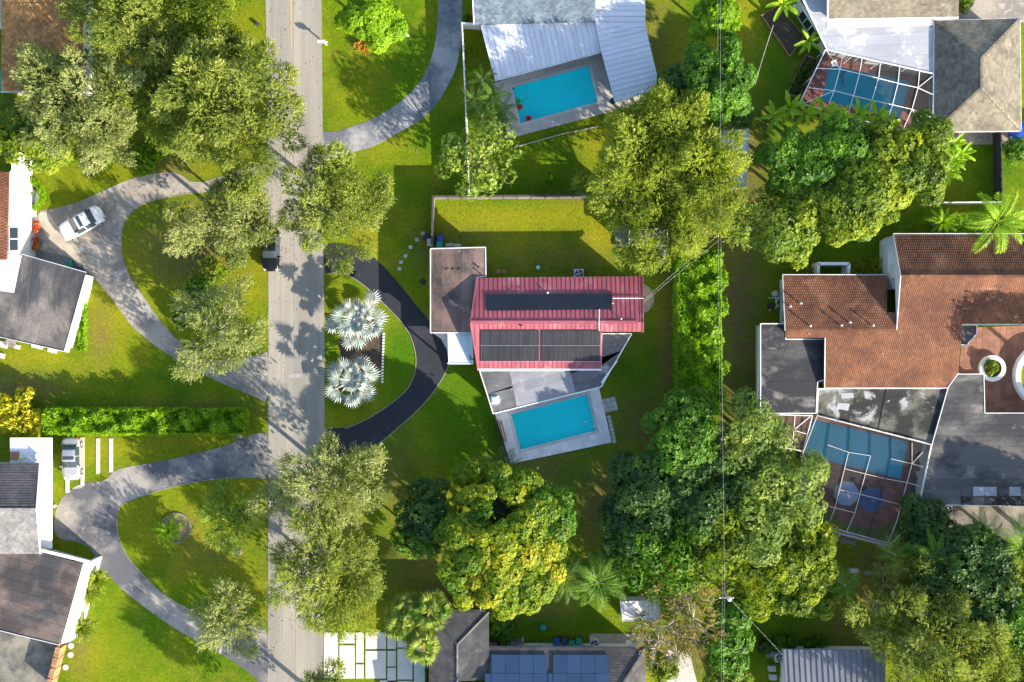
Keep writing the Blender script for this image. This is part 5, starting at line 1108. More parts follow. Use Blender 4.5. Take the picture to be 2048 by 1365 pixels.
mb = MB(); mb.beam(P(2, 184.5, 2.95), P(190, 182.5, 2.95), .1, .16); mb.build('gutter', m_white, h)
mb = MB(); c = P(-6, 160, 2); mb.box((c[0], c[1], 0), (.9, 1.8, 2.0)); tag(mb.build('teal_awning', m_teal), 'teal awning at the left edge beside the orange tiles', 'awning')
mb = MB(); c = P(-8, 20, 2); mb.box((c[0], c[1], 0), (1.0, 2.6, 2.3)); tag(mb.build('white_shed', m_white), 'white structure at the left edge beside the orange tiles', 'shed')
h = empty('shingle_gable_house', P(35, 1020), 'house with dark and light grey shingle gable roof at the lower left edge', 'house')
q = walls(h, [(-140, 927), (76, 927), (71, 1019), (79, 1107), (-140, 1107)], 3.0, .25); openings(h, q, range(len(q)), n=2)
a, zf = facet(h, [(-140, 926, 3.1), (79, 926, 3.1), (72, 1019, 4.3), (-140, 1019, 4.3)], m_sh_dgrey); tiles(h, a, zf, m_sh_dgrey, .33, .24, 'shingles', lift=.03)
a, zf = facet(h, [(-140, 1019, 4.3), (72, 1019, 4.3), (80, 1108, 3.1), (-140, 1108, 3.1)], m_sh_lgrey); tiles(h, a, zf, m_sh_lgrey, .33, .24, 'shingles', lift=.03)
ridge(h, (-140, 1019, 4.3), (72, 1019, 4.3), m_sh_lgrey, .24, .06); mb = MB(); mb.beam(P(80, 926, 3.05), P(73, 1019, 4.3), .1, .16); mb.beam(P(73, 1019, 4.3), P(81, 1108, 3.05), .1, .16); mb.build('gable_trim', m_white, h)
h = empty('white_portico', P(90, 990), 'bright white stepped portico right of the grey shingle gable', 'portico')
flat_roof(h, [(20, 876), (103, 876), (103, 1098), (78, 1102), (72, 1019), (79, 926), (20, 926)], 2.3, m_white, 90, 1.2, None, .2)
for k, y in enumerate((929, 982, 1030)):
    mb = MB(); p = [P(76, y-22, 2.3), P(76, y, 2.3), P(98, y, 2.3)]; mb.prism([(p[0][0], p[0][1], 2.85), (p[1][0], p[1][1], 2.85), (p[2][0], p[2][1], 2.35)][::-1], [(a[0], a[1], 2.3) for a in p][::-1]); mb.build('shadow_fin', m_white, h)  # fins added to stand for the triangular shadows on the portico
    mb = MB(); c = P(99, y-8); mb.box((c[0], c[1], 0), (.25, .25, 2.1)); mb.build('column', m_white, h)
mb = MB(); c = P(30, 912, 2.3); mb.box((c[0], c[1], 2.3), (.85, .8, .12)); mb.build('hatch', m_wood, h)
h = empty('brown_flat_roof_house', P(80, 1190), 'brown and charcoal stained flat roof with broad white right wall, lower left', 'building')
LB = [(-60, 1108), (82, 1105), (163, 1128), (118, 1289), (-60, 1246)]
q = walls(h, LB, 2.9, .3); openings(h, q, range(len(q)), n=2); flat_roof(h, LB, 2.9, m_roof_dbr, 74, 1.0, None)
mb = MB(); mb.slab(ccw([P(*a, 2.8)[:2] for a in [(166, 1128), (182, 1124), (140, 1284), (121, 1289)]]), 2.8, -.1); mb.build('side_wall', m_white, h)
mb = MB(); mb.beam(P(84, 1101, 2.9), P(178, 1124, 2.9), .28, .2); mb.build('roof_edge', m_white, h)
mb = MB(); mb.beam(P(-60, 1247, 2.9), P(119, 1290, 2.9), .06, .2); mb.build('roof_edge', m_fascia, h)
panel_fence('orange brown wooden fence below the brown flat roof corner', [(129, 1287), (108, 1370)], 1.5, m_wood, [4], post=m_wood, th=.5, pw=.1, boards=.18)
for x, y, l in ((142, 1292, 'round stepping stone nearest the brown flat roof corner'), (141, 1310, 'middle round stepping stone beside the wooden fence'), (131, 1335, 'lowest round stepping stone beside the wooden fence')):
    c = P(x, y); mb = MB(); mb.lathe((c[0], c[1], 0), [(.3, 0), (.3, .05), (.27, .06)], 14); tag(mb.build('stepping_stone', m_conc), l, 'stepping stone', 'stepping stones by the wooden fence')
for k, (x, y0, y1) in enumerate([(165, 875, 972), (135, 955, 986), (196, 877, 948), (222, 877, 945)]):
    mb = MB(); a, b = P(x-4, y0), P(x+4, y1); mb.slab(ccw([(a[0], a[1]), (b[0], a[1]), (b[0], b[1]), (a[0], b[1])]), .06, -.05)
    tag(mb.build('concrete_strip', m_conc, bevel=.01), ['concrete wheel strip along the right side of the silver car', 'short concrete wheel strip in front of the silver car', 'left one of the two empty parking strips', 'right one of the two empty parking strips'][k], 'parking strip', 'concrete parking strips')
mb = MB(); c = P(477, 873); mb.box((c[0], c[1], 0), (.6, .45, .06), .1); tag(mb.build('meter_cover', m_wood_g, bevel=.01), 'small brown cover box in the grass at the end of the long left hedge', 'cover box')
rg = empty('tree_ring', P(352, 1060), 'circular brick ring around the leafy shrub on the loop lawn', 'garden ring')
for k in range(30):
    a = 6.2832*k/30
    c = P(352, 1056); mb = MB(); mb.box((c[0]+1.45*math.cos(a), c[1]+1.45*math.sin(a), 0), (.13, .26, .12), a, random.random()); mb.build('brick', m_edge, rg)
mb = MB(); mb.lathe((c[0], c[1], -.03), [(1.38, 0), (1.38, .05)], 24); mb.build('soil', M('dry_soil', (.3, .24, .12), (.22, .19, .07), scale=2, fine=.3), rg)
palm(338, 1062, 1.1, CYC, 26, 'leafy cycad growing inside the brick ring on the loop lawn', 'cycad', 'cycad', sc=1.75, tilt=(-.1, 1.0), part='frond')
mb = MB(); c = P(478, 1104); mb.lathe((c[0], c[1], -.03), [(.32, 0), (.34, .2), (.2, .38), (.03, .42)], 7); tag(mb.build('rock', m_rock), 'grey rock on the loop lawn', 'rock')
mb = MB(); c = P(816, 72); mb.lathe((c[0], c[1], 0), [(.13, 0), (.13, .1), (.05, .12)], 10); tag(mb.build('sprinkler_cover', m_white), 'small white cap on the lawn right of the round bright tree', 'cap')
mb = MB(); c = P(110, 1012); mb.lathe((c[0], c[1], 0), [(.15, 0), (.13, .25), (.05, .3)], 10); tag(mb.build('garden_light', m_white), 'small white garden light left of the lower driveway circle', 'garden light')

# ---------------------------------------------------------------- bottom houses
h = empty('dark_shingle_house', P(1060, 1330), 'dark shingle hipped house with blue solar panels at the bottom edge', 'house')
q = walls(h, [(862, 1228), (976, 1228), (976, 1296), (1286, 1297), (1286, 1515), (862, 1515)], 2.9, .35); openings(h, q, range(6), n=2)
f_ = [([(858, 1225, 2.9), (978, 1225, 2.9), (915, 1290, 3.6)], 0), ([(978, 1225, 2.9), (978, 1293, 2.9), (978, 1362, 3.6), (915, 1362, 3.6), (915, 1290, 3.6)], 1), ([(858, 1225, 2.9), (915, 1290, 3.6), (915, 1440, 3.6), (858, 1440, 2.9)], 2),
      ([(978, 1293, 2.9), (1291, 1295, 2.9), (1225, 1400, 4.4), (978, 1400, 4.4)], 3), ([(1291, 1295, 2.9), (1291, 1520, 2.9), (1225, 1400, 4.4)], 4), ([(978, 1400, 4.4), (1225, 1400, 4.4), (1291, 1520, 2.9), (978, 1520, 2.9)], 5), ([(915, 1440, 3.6), (978, 1400, 3.6), (978, 1520, 2.9), (858, 1520, 2.9), (858, 1440, 2.9)], 6)]
ZD = None
for f, k in f_:
    a, zf = facet(h, f, m_sh_dgrey); tiles(h, a, zf, m_sh_dgrey, .35, .24, 'shingles', lift=.010)
    if k == 3: ZD = zf
ridge(h, (978, 1225, 2.95), (915, 1290, 3.64), m_sh_lgrey, .16, .05); ridge(h, (858, 1225, 2.95), (915, 1290, 3.64), m_sh_dgrey, .16, .05); ridge(h, (915, 1290, 3.64), (915, 1440, 3.64), m_sh_lgrey, .16, .05); ridge(h, (1291, 1295, 2.95), (1225, 1400, 4.45), m_sh_dgrey, .16, .05)
for r in range(2):
    for (xa, n, w_) in ((983, 4, 28), (1106, 4, 28)):
        for c in range(n):
            x = xa+c*w_; quad_on(ZD, [(x, 1309+r*38), (x+w_-.6, 1309+r*38), (x+w_-.6, 1309+r*38+37.4), (x, 1309+r*38+37.4)], .12, .04, m_solar_b, 'solar_panel', h, random.random())
quad_on(ZD, [(1096, 1347), (1105, 1347), (1105, 1384), (1096, 1384)], .12, .04, m_solar_b, 'solar_panel', h); quad_on(ZD, [(970, 1347), (982, 1347), (982, 1384), (970, 1384)], .12, .04, m_solar_b, 'solar_panel', h)
c = P(1258, 1287); mb = MB(); mb.lathe((c[0], c[1], 0), [(.37, 0), (.37, 1.1), (.34, 1.2), (.1, 1.25)], 20); tag(mb.build('water_tank', m_pipe, smooth=False), 'white round tank at the right end of the gravel strip', 'tank')
c = P(1086, 1254); mb = MB(); mb.lathe((c[0], c[1], 0), [(.1, 0), (.3, .1), (.36, .32), (.28, .55), (.05, .66)], 16); tag(mb.build('garden_ball', m_teal, smooth=True), 'teal ball on the grass above the blue bins', 'ball')
c = P(1076, 536); mb = MB(); mb.lathe((c[0], c[1], 0), [(.06, 0), (.2, .08), (.24, .24), (.16, .38), (.03, .44)], 14); tag(mb.build('gazing_ball', plain('mint_ball', (.35, .8, .6), .2), smooth=True), 'pale mint glass ball on the grass above the crimson roof', 'ball')
for k in range(2): c = P(997+k*11, 543); mb = MB(); mb.box((c[0], c[1], 0), (.4, .4, .05)); tag(mb.build('paving_block', m_wood), ('left', 'right')[k]+' one of two tan blocks above the crimson roof edge', 'paving block', 'tan blocks above the crimson roof')
for k, (x, y) in enumerate([(846, 467), (834, 480), (821, 495), (811, 512), (802, 525), (799, 538)]):
    c = P(x, y); mb = MB(); mb.box((c[0], c[1], 0), (.36, .34, .05), random.uniform(-.2, .2)); tag(mb.build('stepping_stone', m_conc, bevel=.01), ['topmost square stepping stone by the yard fence', 'second square stepping stone from the top', 'pale square stepping stone, third from the top', 'fourth square stepping stone from the top', 'fifth square stepping stone from the top', 'lowest square stepping stone near the fresh dark driveway'][k], 'stepping stone', 'stepping stones on the grass')
for k, (x, y, w_) in enumerate([(898, 490, .9), (914, 491, .9)]): c = P(x, y); mb = MB(); mb.box((c[0], c[1], 0), (w_*.8, .3, .05)); tag(mb.build('paving_block', m_conc, bevel=.01), ('left', 'right')[k]+' pale block along the top edge of the garage roof', 'paving block', 'blocks above the garage')
pv = empty('paver_patch', P(1215, 810), 'small patch of grey square pavers right of the central pool deck', 'paving')
for i in range(3):
    for j in range(3):
        x, y = 1203+i*9.5+j*2.4, 799+j*9-i*2.2; c = P(x+4, y+4); mb = MB(); mb.box((c[0], c[1], 0), (.45, .43, .05), R(14), random.random()); mb.build('paver', m_conc, pv)
for k in range(7): c = P(1218+k*1.8, 835+k*8); mb = MB(); mb.box((c[0], c[1], 0), (.36, .36, .05), R(14), random.random()); mb.build('paver', m_conc, pv)
surface('gravel_patch', [(1284, 568), (1296, 572), (1308, 590), (1308, 608), (1298, 622), (1284, 628)], .035, .05, m_gravel, 2)
pbl = MB()
for k in range(420):
    a, r = random.uniform(-1.6, 1.6), random.uniform(0, 1)**.5; c = P(1285+22*r*math.cos(a), 598+29*r*math.sin(a)); s = random.uniform(.03, .07); pbl.lathe((c[0], c[1], .03), [(s, 0), (s*.7, s*.6)], 5, random.random())
tag(pbl.build('pebbles', m_gravel), kind='stuff')
# white concrete slabs with grass joints
dr = empty('slab_driveway', P(740, 1315), 'driveway of big white slabs with grass joints at the bottom', 'driveway')
SL = [(648, 1265, 676, 1357), (679, 1265, 709, 1287), (679, 1291, 709, 1357), (712, 1265, 727, 1325), (731, 1265, 772, 1298), (712, 1329, 727, 1357), (731, 1302, 772, 1357), (775, 1302, 792, 1333), (775, 1265, 792, 1298), (775, 1336, 792, 1365), (795, 1298, 825, 1359), (795, 1265, 825, 1295), (828, 1265, 850, 1365), (648, 1360, 668, 1420), (760, 1361, 792, 1420), (795, 1362, 825, 1420)]
for a in SL: mb = MB(); p, r_ = P(a[0], a[1]), P(a[2], a[3]); mb.slab(ccw([(p[0], p[1]), (r_[0], p[1]), (r_[0], r_[1]), (p[0], r_[1])]), .06, -.02, random.random()); mb.build('slab', m_conc_w, dr, bevel=.01)
panel_fence('dark green fence between the white slabs and the dark shingle roof', [(852, 1300), (852, 1400)], 1.2, m_green, [3], post=m_dark, th=.04)
panel_fence('thin white fence running down to the dark shingle roof corner', [(962, 1190), (962, 1224)], 1.6, m_white, [3], pw=.06, th=.04)
def shed(label, l, z, mat, ang=0, sp=.8, name='shed', cat='shed', trim=m_fascia):
    r = empty(name, centroid([P(*a) for a in l]), label, cat); q = walls(r, l, z, .15); flat_roof(r, l, z, mat, ang, sp, trim, .12, .06); door(r, q, 0, .5, m_wood_g); return r
shed('white grey shed roof under the bare brown tree', [(1240, 1203), (1320, 1200), (1320, 1241), (1244, 1243)], 2.3, m_conc_w, 0, 1.0)
shed('grey shed roof beside the wooden deck under the big olive tree', [(1258, 461), (1335, 456), (1336, 492), (1258, 494)], 2.2, m_roof_brn, 0, .9)
shed('long white shed roof poking out right of the big olive tree', [(1440, 262), (1498, 258), (1497, 320), (1492, 374), (1462, 376), (1452, 320)], 2.4, m_white, 90, 1.0)
wd = empty('wooden_deck', P(1245, 470), 'small grey plank deck left of the shed under the olive tree', 'deck')
for k in range(5): mb = MB(); mb.beam(P(1233+k*5, 450, .2), P(1233+k*5, 494, .2), .22, .06, random.random()); mb.build('plank', m_wood_g, wd)
for x, y, r_, l in ((1328, 505, .42, 'larger round paving disc below the shed'), (1326, 522, .3, 'smaller round paving disc below the larger one')): c = P(x, y); mb = MB(); mb.lathe((c[0], c[1], 0), [(r_, 0), (r_, .08), (r_*.9, .1)], 18); tag(mb.build('paving_disc', m_conc), l, 'paving disc')
h = empty('ribbed_roof_house', P(1660, 1330), 'grey ribbed metal roof at the bottom right, partly under trees', 'house')
q = walls(h, [(1570, 1303, 2.8), (1768, 1303, 2.8), (1770, 1440, 4.2), (1770, 1570, 2.8), (1576, 1570, 2.8), (1574, 1440, 4.2)], 2.8, .3); openings(h, q, range(4), n=2)
for fl in ([(1568, 1299, 2.9), (1770, 1302, 2.9), (1772, 1440, 4.3), (1572, 1440, 4.3)], [(1572, 1440, 4.3), (1772, 1440, 4.3), (1774, 1575, 2.9), (1574, 1575, 2.9)]):
    a, zf = facet(h, fl, m_ribgrey); panels(h, a, zf, m_ribgrey, 0, .55, rib=.05, ribh=.06)
for k, (x, y) in enumerate(((1538, 1306), (1542, 1335), (1544, 1352))): c = P(x, y); mb = MB(); mb.box((c[0], c[1], 0), (.7, .55, .6)); tag(mb.build('utility_box', m_conc if k else m_wood_g, bevel=.03), ['tan utility box left of the lower right air conditioner', 'pale utility box left of the grey ribbed roof', 'lowest pale utility box left of the grey ribbed roof'][k], 'utility box')
g = empty('garden_table', P(1712, 1143), 'low grey bench like garden structure in the shaded right yard', 'garden bench')
mb = MB(); mb.beam(P(1728, 1146, .5), P(1770, 1148, .5), .35, .05); mb.build('seat', m_wood_g, g); mb = MB(); c = P(1704, 1140); mb.box((c[0], c[1], 0), (.8, .4, .6)); mb.build('box', m_conc, g)
for x in (1731, 1767): mb = MB(); c = P(x, 1147); mb.box((c[0], c[1], 0), (.06, .3, .48)); mb.build('leg', m_wood_g, g)
w_ = empty('low_wall', P(1700, 1072), 'thin pale wall along the bottom of the lower screen cage', 'wall'); mb = MB(); mb.beam((*P(1640, 1056)[:2], .3), (*P(1780, 1092)[:2], .3), .25, .6); mb.build('wall', m_conc, w_)
lp = empty('lumber', P(1690, 1080), 'loose pale boards lying below the lower screen cage', 'boards')
for k in range(3): mb = MB(); mb.beam((*P(1667, 1072+k*3)[:2], .05+.04*k), (*P(1712, 1082+k*4)[:2], .05+.04*k), .12, .04, random.random()); mb.build('board', m_wood_g, lp)

# mailbox
mbx = empty('mailbox', P(652, 90), 'white mailbox on a post at the right edge of the road', 'mailbox'); c = P(653, 90)
mb = MB(); mb.box((c[0], c[1], -.05), (.12, .12, 1.15)); mb.build('post', m_white, mbx); mb = MB(); mb.tube([(c[0]-.62, c[1]+.02, 1.22), (c[0]+.05, c[1], 1.22)], .17, 12); mb.build('box', m_white, mbx); mb = MB(); mb.beam((c[0]-.5, c[1], 1.06), (c[0]+.28, c[1]-.05, 1.06), .12, .08); mb.build('arm', m_white, mbx)
mb = MB(); mb.box((c[0]-.3, c[1]+.19, 1.2), (.1, .02, .2)); mb.build('flag', m_redp, mbx)
mb = MB(); c = P(516, 50); mb.box((c[0], c[1], 0), (.35, .25, .4)); tag(mb.build('utility_box', m_wall_d, bevel=.03), 'small dark box left of the road at the top', 'utility box')

# ---------------------------------------------------------------- cars
def car(x, y, rz, paint, label, L=4.7, Wd=1.85, sunroof=False, h_=1.45):
    c = P(x, y, .8); root = empty('parked_car', (c[0], c[1], .02), label, 'car', None, rz); hl, hw = L/2, Wd/2; k_ = h_/1.45
    S_ = np.array([(-1., .66, .60, .55, .66), (-.98, .80, .78, .68, .84), (-.90, .92, .89, .78, .95), (-.72, .98, .93, .80, .99), (-.66, .985, .935, .80, 1.0), (-.40, 1., .94, .70, 1.37), (-.15, 1., .93, .71, 1.45), (.10, 1., .92, .70, 1.42), (.42, .99, .90, .80, .99),
                   (.7, .97, .85, .78, .92), (.88, .91, .78, .70, .82), (.97, .80, .68, .58, .70), (1., .64, .55, .48, .58)])
    xs = np.linspace(-1, 1, 65); I = [np.interp(xs, S_[:, 0], S_[:, k]) for k in range(1, 5)]
    for k in range(4):
        a = I[k].copy()
        for _ in range(2): a[1:-1] = (a[:-2]+2*a[1:-1]+a[2:])/4
        I[k] = a
    V = []
    for n, xv in enumerate(xs):
        w, zb, wr, zr = I[0][n]*hw, I[1][n], I[2][n]*hw, I[3][n]*k_; z0 = .22+.25*abs(xv)**8
        prof = [(w*.93, z0), (w, (z0+zb)/2), (w*.985, zb), (wr+(w*.96-wr)*.10, zb+(zr-zb)*.93), (wr*.86, zr+.012), (wr*.5, zr+.035)]
        row = [(-a, b) for a, b in prof]+[(0, zr+.045)]+[(a, b) for a, b in prof[::-1]]
        for a, b in row: V.append((xv*hl-math.copysign(1, xv)*abs(a/hw)**2.6*.34*abs(xv)**7, a, b))
    m = 13; mats = {'body': paint, 'windshield': m_glass, 'rear_window': m_glass, 'side_window': m_glass, 'sunroof': m_glass}; F = {}
    for n in range(64):
        xm = (xs[n]+xs[n+1])/2
        for j_ in range(m-1):
            key = 'body'; side = j_ in (2, 9); top = 3 < j_ < 8 or j_ in (3, 8)
            if top and .12 < xm < .40: key = 'windshield'
            if top and -.64 < xm < -.40: key = 'rear_window'
            if side and (-.52 < xm < -.14 or -.10 < xm < .30): key = 'side_window'+str(j_)+('a' if xm < -.12 else 'b')
            if sunroof and 4 <= j_ <= 7 and -.14 < xm < .02: key = 'sunroof'
            F.setdefault(key, []).append((n*m+j_, (n+1)*m+j_, (n+1)*m+j_+1, n*m+j_+1))
    F['body'] += [tuple(range(m)), tuple(range(64*m+m-1, 64*m-1, -1))]
    for key, fs in F.items():
        used = sorted({v for f in fs for v in f}); mp = {v: q for q, v in enumerate(used)}; mb = MB(); up = 0 if key == 'body' else .008
        mb.v = [(V[v][0], V[v][1]*(1+up), V[v][2]+up) for v in used]; mb.f = [tuple(mp[v] for v in f) for f in fs]; mb.t = [.5]*len(fs); mb.m = [0]*len(fs)
        nm = 'side_window' if key.startswith('side') else key; mb.build(nm, paint if nm == 'body' else m_glass, root, True, smooth=True)
    for s in (-1, 1):
        mb = MB(); mb.box((.36*hl, s*(hw+.07), .90), (.14, .2, .13)); mb.build('mirror', paint, root, True, bevel=.03)
        mb = MB(); mb.box((hl*.90, s*hw*.70, .66), (.26, .22, .09), -s*.55); mb.build('headlight', m_lamp, root, True, bevel=.03)
        mb = MB(); mb.box((-hl*.93, s*hw*.72, .76), (.12, .26, .10), s*.5); mb.build('tail_light', m_tail, root, True, bevel=.02)
        for xx in (-.6, .62):
            mb = MB(); y0, y1 = s*(hw-.24), s*(hw-.01); mb.tube([(xx*hl, y0, .33), (xx*hl, y1, .33)], .33, 18); wh = mb.build('wheel', m_black, root, True)
            mb = MB(); mb.tube([(xx*hl, y1-.02*s, .33), (xx*hl, y1+.012*s, .33)], .21, 14); mb.build('rim', m_steel, wh, True)
            mb = MB(); mb.beam((xx*hl-.3, s*(hw*.985), .66), (xx*hl+.3, s*(hw*.985), .66), .03, .03); mb.build('wheel_arch', m_dark, root, True)
    mb = MB(); mb.box((hl*.955, 0, .38), (.08, Wd*.5, .14)); mb.build('grille', m_dark, root, True)
    for xv in (.44, -.69): mb = MB(); mb.beam((xv*hl, -hw*.76, 1.0), (xv*hl, hw*.76, 1.0), .035, .02); mb.build('trim', m_dark, root, True)
    return root
car(163, 446, R(209), m_carw, 'white sports utility car with dark sunroof on the left driveway', 4.75, 1.9, True, 1.6)
car(541, 498, R(-90), m_cark, 'black car parked at the left road edge, half under a tree', 4.5, 1.72)
car(142, 917, R(-89), m_cars, 'silver sedan parked on concrete strips below the long left hedge', 4.4, 1.8, True)
car(2066, 262, R(181), m_carb, 'bright blue car at the right edge below the pyramid roof', 4.7, 1.85)

# ---------------------------------------------------------------- wires and pole
pl = empty('utility_pole', P(1457, 1196, 9)[:2]+(0,), 'utility pole with white transformer among the lower right trees', 'utility pole'); c = pl.location
mb = MB(); mb.tube([(c.x, c.y, -.1), (c.x, c.y, 9.3)], [.16, .11], 10); mb.build('pole', m_bark_p, pl); mb = MB(); mb.beam((c.x-.9, c.y, 8.9), (c.x+.5, c.y, 8.9), .1, .12); mb.build('crossarm', m_wood_g, pl)
mb = MB(); mb.lathe((c.x, c.y-.05, 8.95), [(.15, 0), (.2, .1), (.2, .5), (.08, .6)], 14); mb.build('transformer', m_fascia, pl)
for dx in (-.8, -.3, .4): mb = MB(); mb.lathe((c.x+dx, c.y, 8.96), [(.05, 0), (.07, .08), (.03, .16)], 8); mb.build('insulator', m_white, pl)
def wire(a, b, sag, label, r=.004, mat=m_pipe, n=14):
    A, B = Vector(P(*a)), Vector(P(*b)); mb = MB(); mb.tube([A.lerp(B, k/n)-Vector((0, 0, sag*4*(k/n)*(1-k/n))) for k in range(n+1)], r, 4); o = mb.build('power_line', mat); tag(o, label, 'cable')
wire((1450, 1196, 8.8), (1441, -60, 8.6), .7, 'right overhead power line running up over the long clipped hedge', .004)
wire((1446, 1196, 7.2), (1436, -60, 7.0), .9, 'left overhead power line running up over the long clipped hedge', .004)
wire((1449, 1197, 8.8), (1449, 1460, 8.6), .3, 'right overhead power line running down to the bottom edge'); wire((1445, 1197, 8.8), (1443, 1460, 8.6), .3, 'left overhead power line running down to the bottom edge')
wire((1437, 470, 6.6), (1288, 600, 4.3), .4, 'upper service cable slanting to the crimson roof end', .005); wire((1439, 480, 6.6), (1289, 604, 4.3), .5, 'lower service cable slanting to the crimson roof end', .005)
wire((1547, 50, 7), (1510, 170, 5), .3, 'thin faint cable crossing the grass left of the soil bed', .012)
wire((1460, 1198, 8.6), (1565, 1310, 3.3), .4, 'service cable slanting from the pole to the grey ribbed roof', .004)
wl_ = empty('edging_wall', P(766, 710), 'row of white scalloped edging stones right of the silver palms', 'garden edging')
for k in range(17): c = P(767-k*.15, 668+k*6); mb = MB(); mb.lathe((c[0], c[1], 0), [(.11, 0), (.13, .12), (.05, .2)], 8, random.random()); mb.build('edging_stone', m_pipe, wl_)

# ---------------------------------------------------------------- vegetation
G = grow_tree
L_dgo = leafmat('shade_olive', [(.03, .055, .01), (.07, .11, .02), (.13, .17, .03), (.22, .24, .06)], .3)
L_airy = leafmat('airy_leaves', [(.05, .10, .02), (.12, .20, .03), (.24, .32, .06), (.42, .46, .16)], .35)
G(190, 185, 122, 8.5, 4.0, L_sage, 'feather', 'feathery sage green tree beside the orange tile roof', dens=.95, twigs=1, bark=m_bark_p)
G(100, 150, 45, 7.5, 3.0, L_sage, 'feather', 'small feathery tree overlapping the orange tile roof', dens=.8)
G(215, 275, 55, 7, 3, L_sage, 'feather', 'feathery tree above the upper left lawn edge', dens=.9)
G(456, 222, 148, 9.5, 4.5, L_olive, 'feather', 'largest olive green tree, left of the road at the top', dens=1.15, lob=1.35, squash=(.98, 1.05))
G(270, 40, 105, 8.5, 3.5, L_olive, 'feather', 'olive tree at the top edge above the sage tree', squash=(1.25, .8))
G(420, 30, 95, 8.0, 3.5, L_olive2, 'feather', 'olive tree at the top edge left of the road')
G(330, 120, 62, 7.2, 3, L_olive, 'feather', 'olive tree filling the gap between top edge and sage trees')
G(318, 195, 80, 7, 3, L_olive2, 'feather', 'shaded olive tree squeezed between the sage and largest trees', dens=.8)
G(446, 446, 88, 7.5, 3.5, L_sage, 'feather', 'greyish green tree over the upper left driveway loop', dens=1.1, twigs=1, bark=m_bark_p, squash=(1.08, .85))
G(500, 452, 46, 6.8, 3., L_sage, 'feather', 'small feathery tree hanging over the back of the black car', dens=1.1, lob=1.0)
G(437, 662, 84, 7.0, 3.8, L_sage, 'willow', 'wispy pale tree with visible branches at the left driveway mouth', dens=1.1, lob=1.2, twigs=3, bark=m_bark_p, squash=(.98, 1.15))
G(672, 408, 108, 8.0, 3.5, L_olive, 'feather', 'broad olive tree overhanging the road above the fresh dark driveway', dens=1.2, squash=(1.05, .85))
G(655, 975, 92, 8.0, 4.0, L_sage, 'willow', 'wispy olive tree on the right road edge below the silver palms', dens=1.45, lob=1.3, twigs=1, bark=m_bark_p, squash=(1.02, .9))
G(642, 1125, 100, 8.5, 4.0, L_olive, 'willow', 'large wispy tree over the lower road', dens=1.4, lob=1.3, twigs=1, bark=m_bark_p, squash=(1., 1.1))
G(690, 1215, 62, 7.0, 3.0, L_olive2, 'willow', 'smaller wispy tree above the white slab driveway', dens=1., lob=1.1, twigs=1)
G(462, 1233, 60, 5.5, 3.0, L_sage, 'willow', 'round pale bushy tree at the lower loop driveway', dens=1.15, lob=.95, twigs=3, bark=m_bark_p, squash=(.95, 1.1))
G(458, 1030, 52, 5.0, 2.5, L_airy, 'willow', 'thin sparse small tree on the loop lawn', dens=1.1, lob=.9)
G(1325, 300, 120, 8.5, 4.0, L_olive2, 'feather', 'big yellow olive tree right of the tilted pool lawn', dens=1., squash=(1.05, .9))
G(1255, 385, 82, 8., 3.5, L_olive2, 'feather', 'left lobe olive tree hanging over the sunny walled yard'); G(1400, 350, 88, 8.5, 3.5, L_olive2, 'feather', 'olive tree beside the long white shed roof')
G(1340, 450, 92, 8.0, 3.5, L_olive2, 'feather', 'lowest olive tree above the long clipped hedge', squash=(1.05, .8)); G(1300, 235, 50, 7.0, 3.0, L_olive2, 'feather', 'small olive tree touching the end of the white metal roof')
G(1430, 165, 82, 7.5, 4.0, L_green, 'broad', 'dense dark green tree with round clumps right of the white metal roof', dens=1., lob=1.0); G(1365, 175, 42, 6.0, 3.0, L_dark, 'broad', 'dark shaded tree tucked against the white metal roof end', lob=.8)
G(1435, 35, 45, 6.0, 3.2, L_bright, 'broad', 'narrow bright green tree at the top right of centre', lob=.8, squash=(.9, 1.2))
G(741, 40, 58, 6.5, 4.2, L_bright, 'broad', 'round bright green tree on the front lawn at the top', dens=1.3, lob=.9, leaf=.85, wob=.05)
for k, (x, y, r, m_) in enumerate([(1600, 330, 78, L_green), (1690, 300, 68, L_green), (1745, 360, 92, L_lime), (1640, 410, 70, L_lime), (1820, 330, 72, L_lime), (1700, 430, 68, L_lime), (1860, 270, 38, L_lime)]):
    G(x, y, r, 7.5+(k % 3)*.4, 3.5, m_, 'broad', ['dark green bushy tree at the left of the big leafy group', 'green tree just under the white framed cage', 'brightest lime tree in the middle of the leafy group', 'lime tree at the lower left of the leafy group', 'lime tree at the right end of the leafy group', 'lowest lime tree of the leafy group', 'small lime tree by the pyramid roof corner'][k], dens=1.05, lob=1.05)
G(1555, 450, 76, 7., 3.5, L_airy, 'fine', 'yellowish sparse tree right of the power lines', dens=.9, twigs=1, bark=m_bark_p); G(1590, 480, 40, 5.5, 2.6, L_yellow, 'broad', 'yellow tipped small tree above the left brown tiles', lob=.8)
G(1482, 445, 40, 6, 2.5, L_airy, 'willow', 'half bare thin tree beside the power lines', dens=.6, twigs=3, bark=m_bark_p, lob=.9)
G(958, 320, 76, 6.0, 3.0, L_airy, 'fine', 'light green airy tree growing through the white vinyl fence', dens=.6, lob=.95, twigs=1); G(905, 300, 30, 5, 2.2, L_pale, 'fine', 'small yellowish tree left of the white vinyl fence', dens=.5, lob=.7)
G(80, 265, 82, 5.5, 3.0, L_lime, 'broad', 'lime and yellow leaved tree below the orange tile roof', dens=.9, lob=.9)
G(35, 260, 45, 5.0, 2.5, L_yellow, 'broad', 'yellow leaved bushy tree at the left edge', dens=.9, lob=.8)
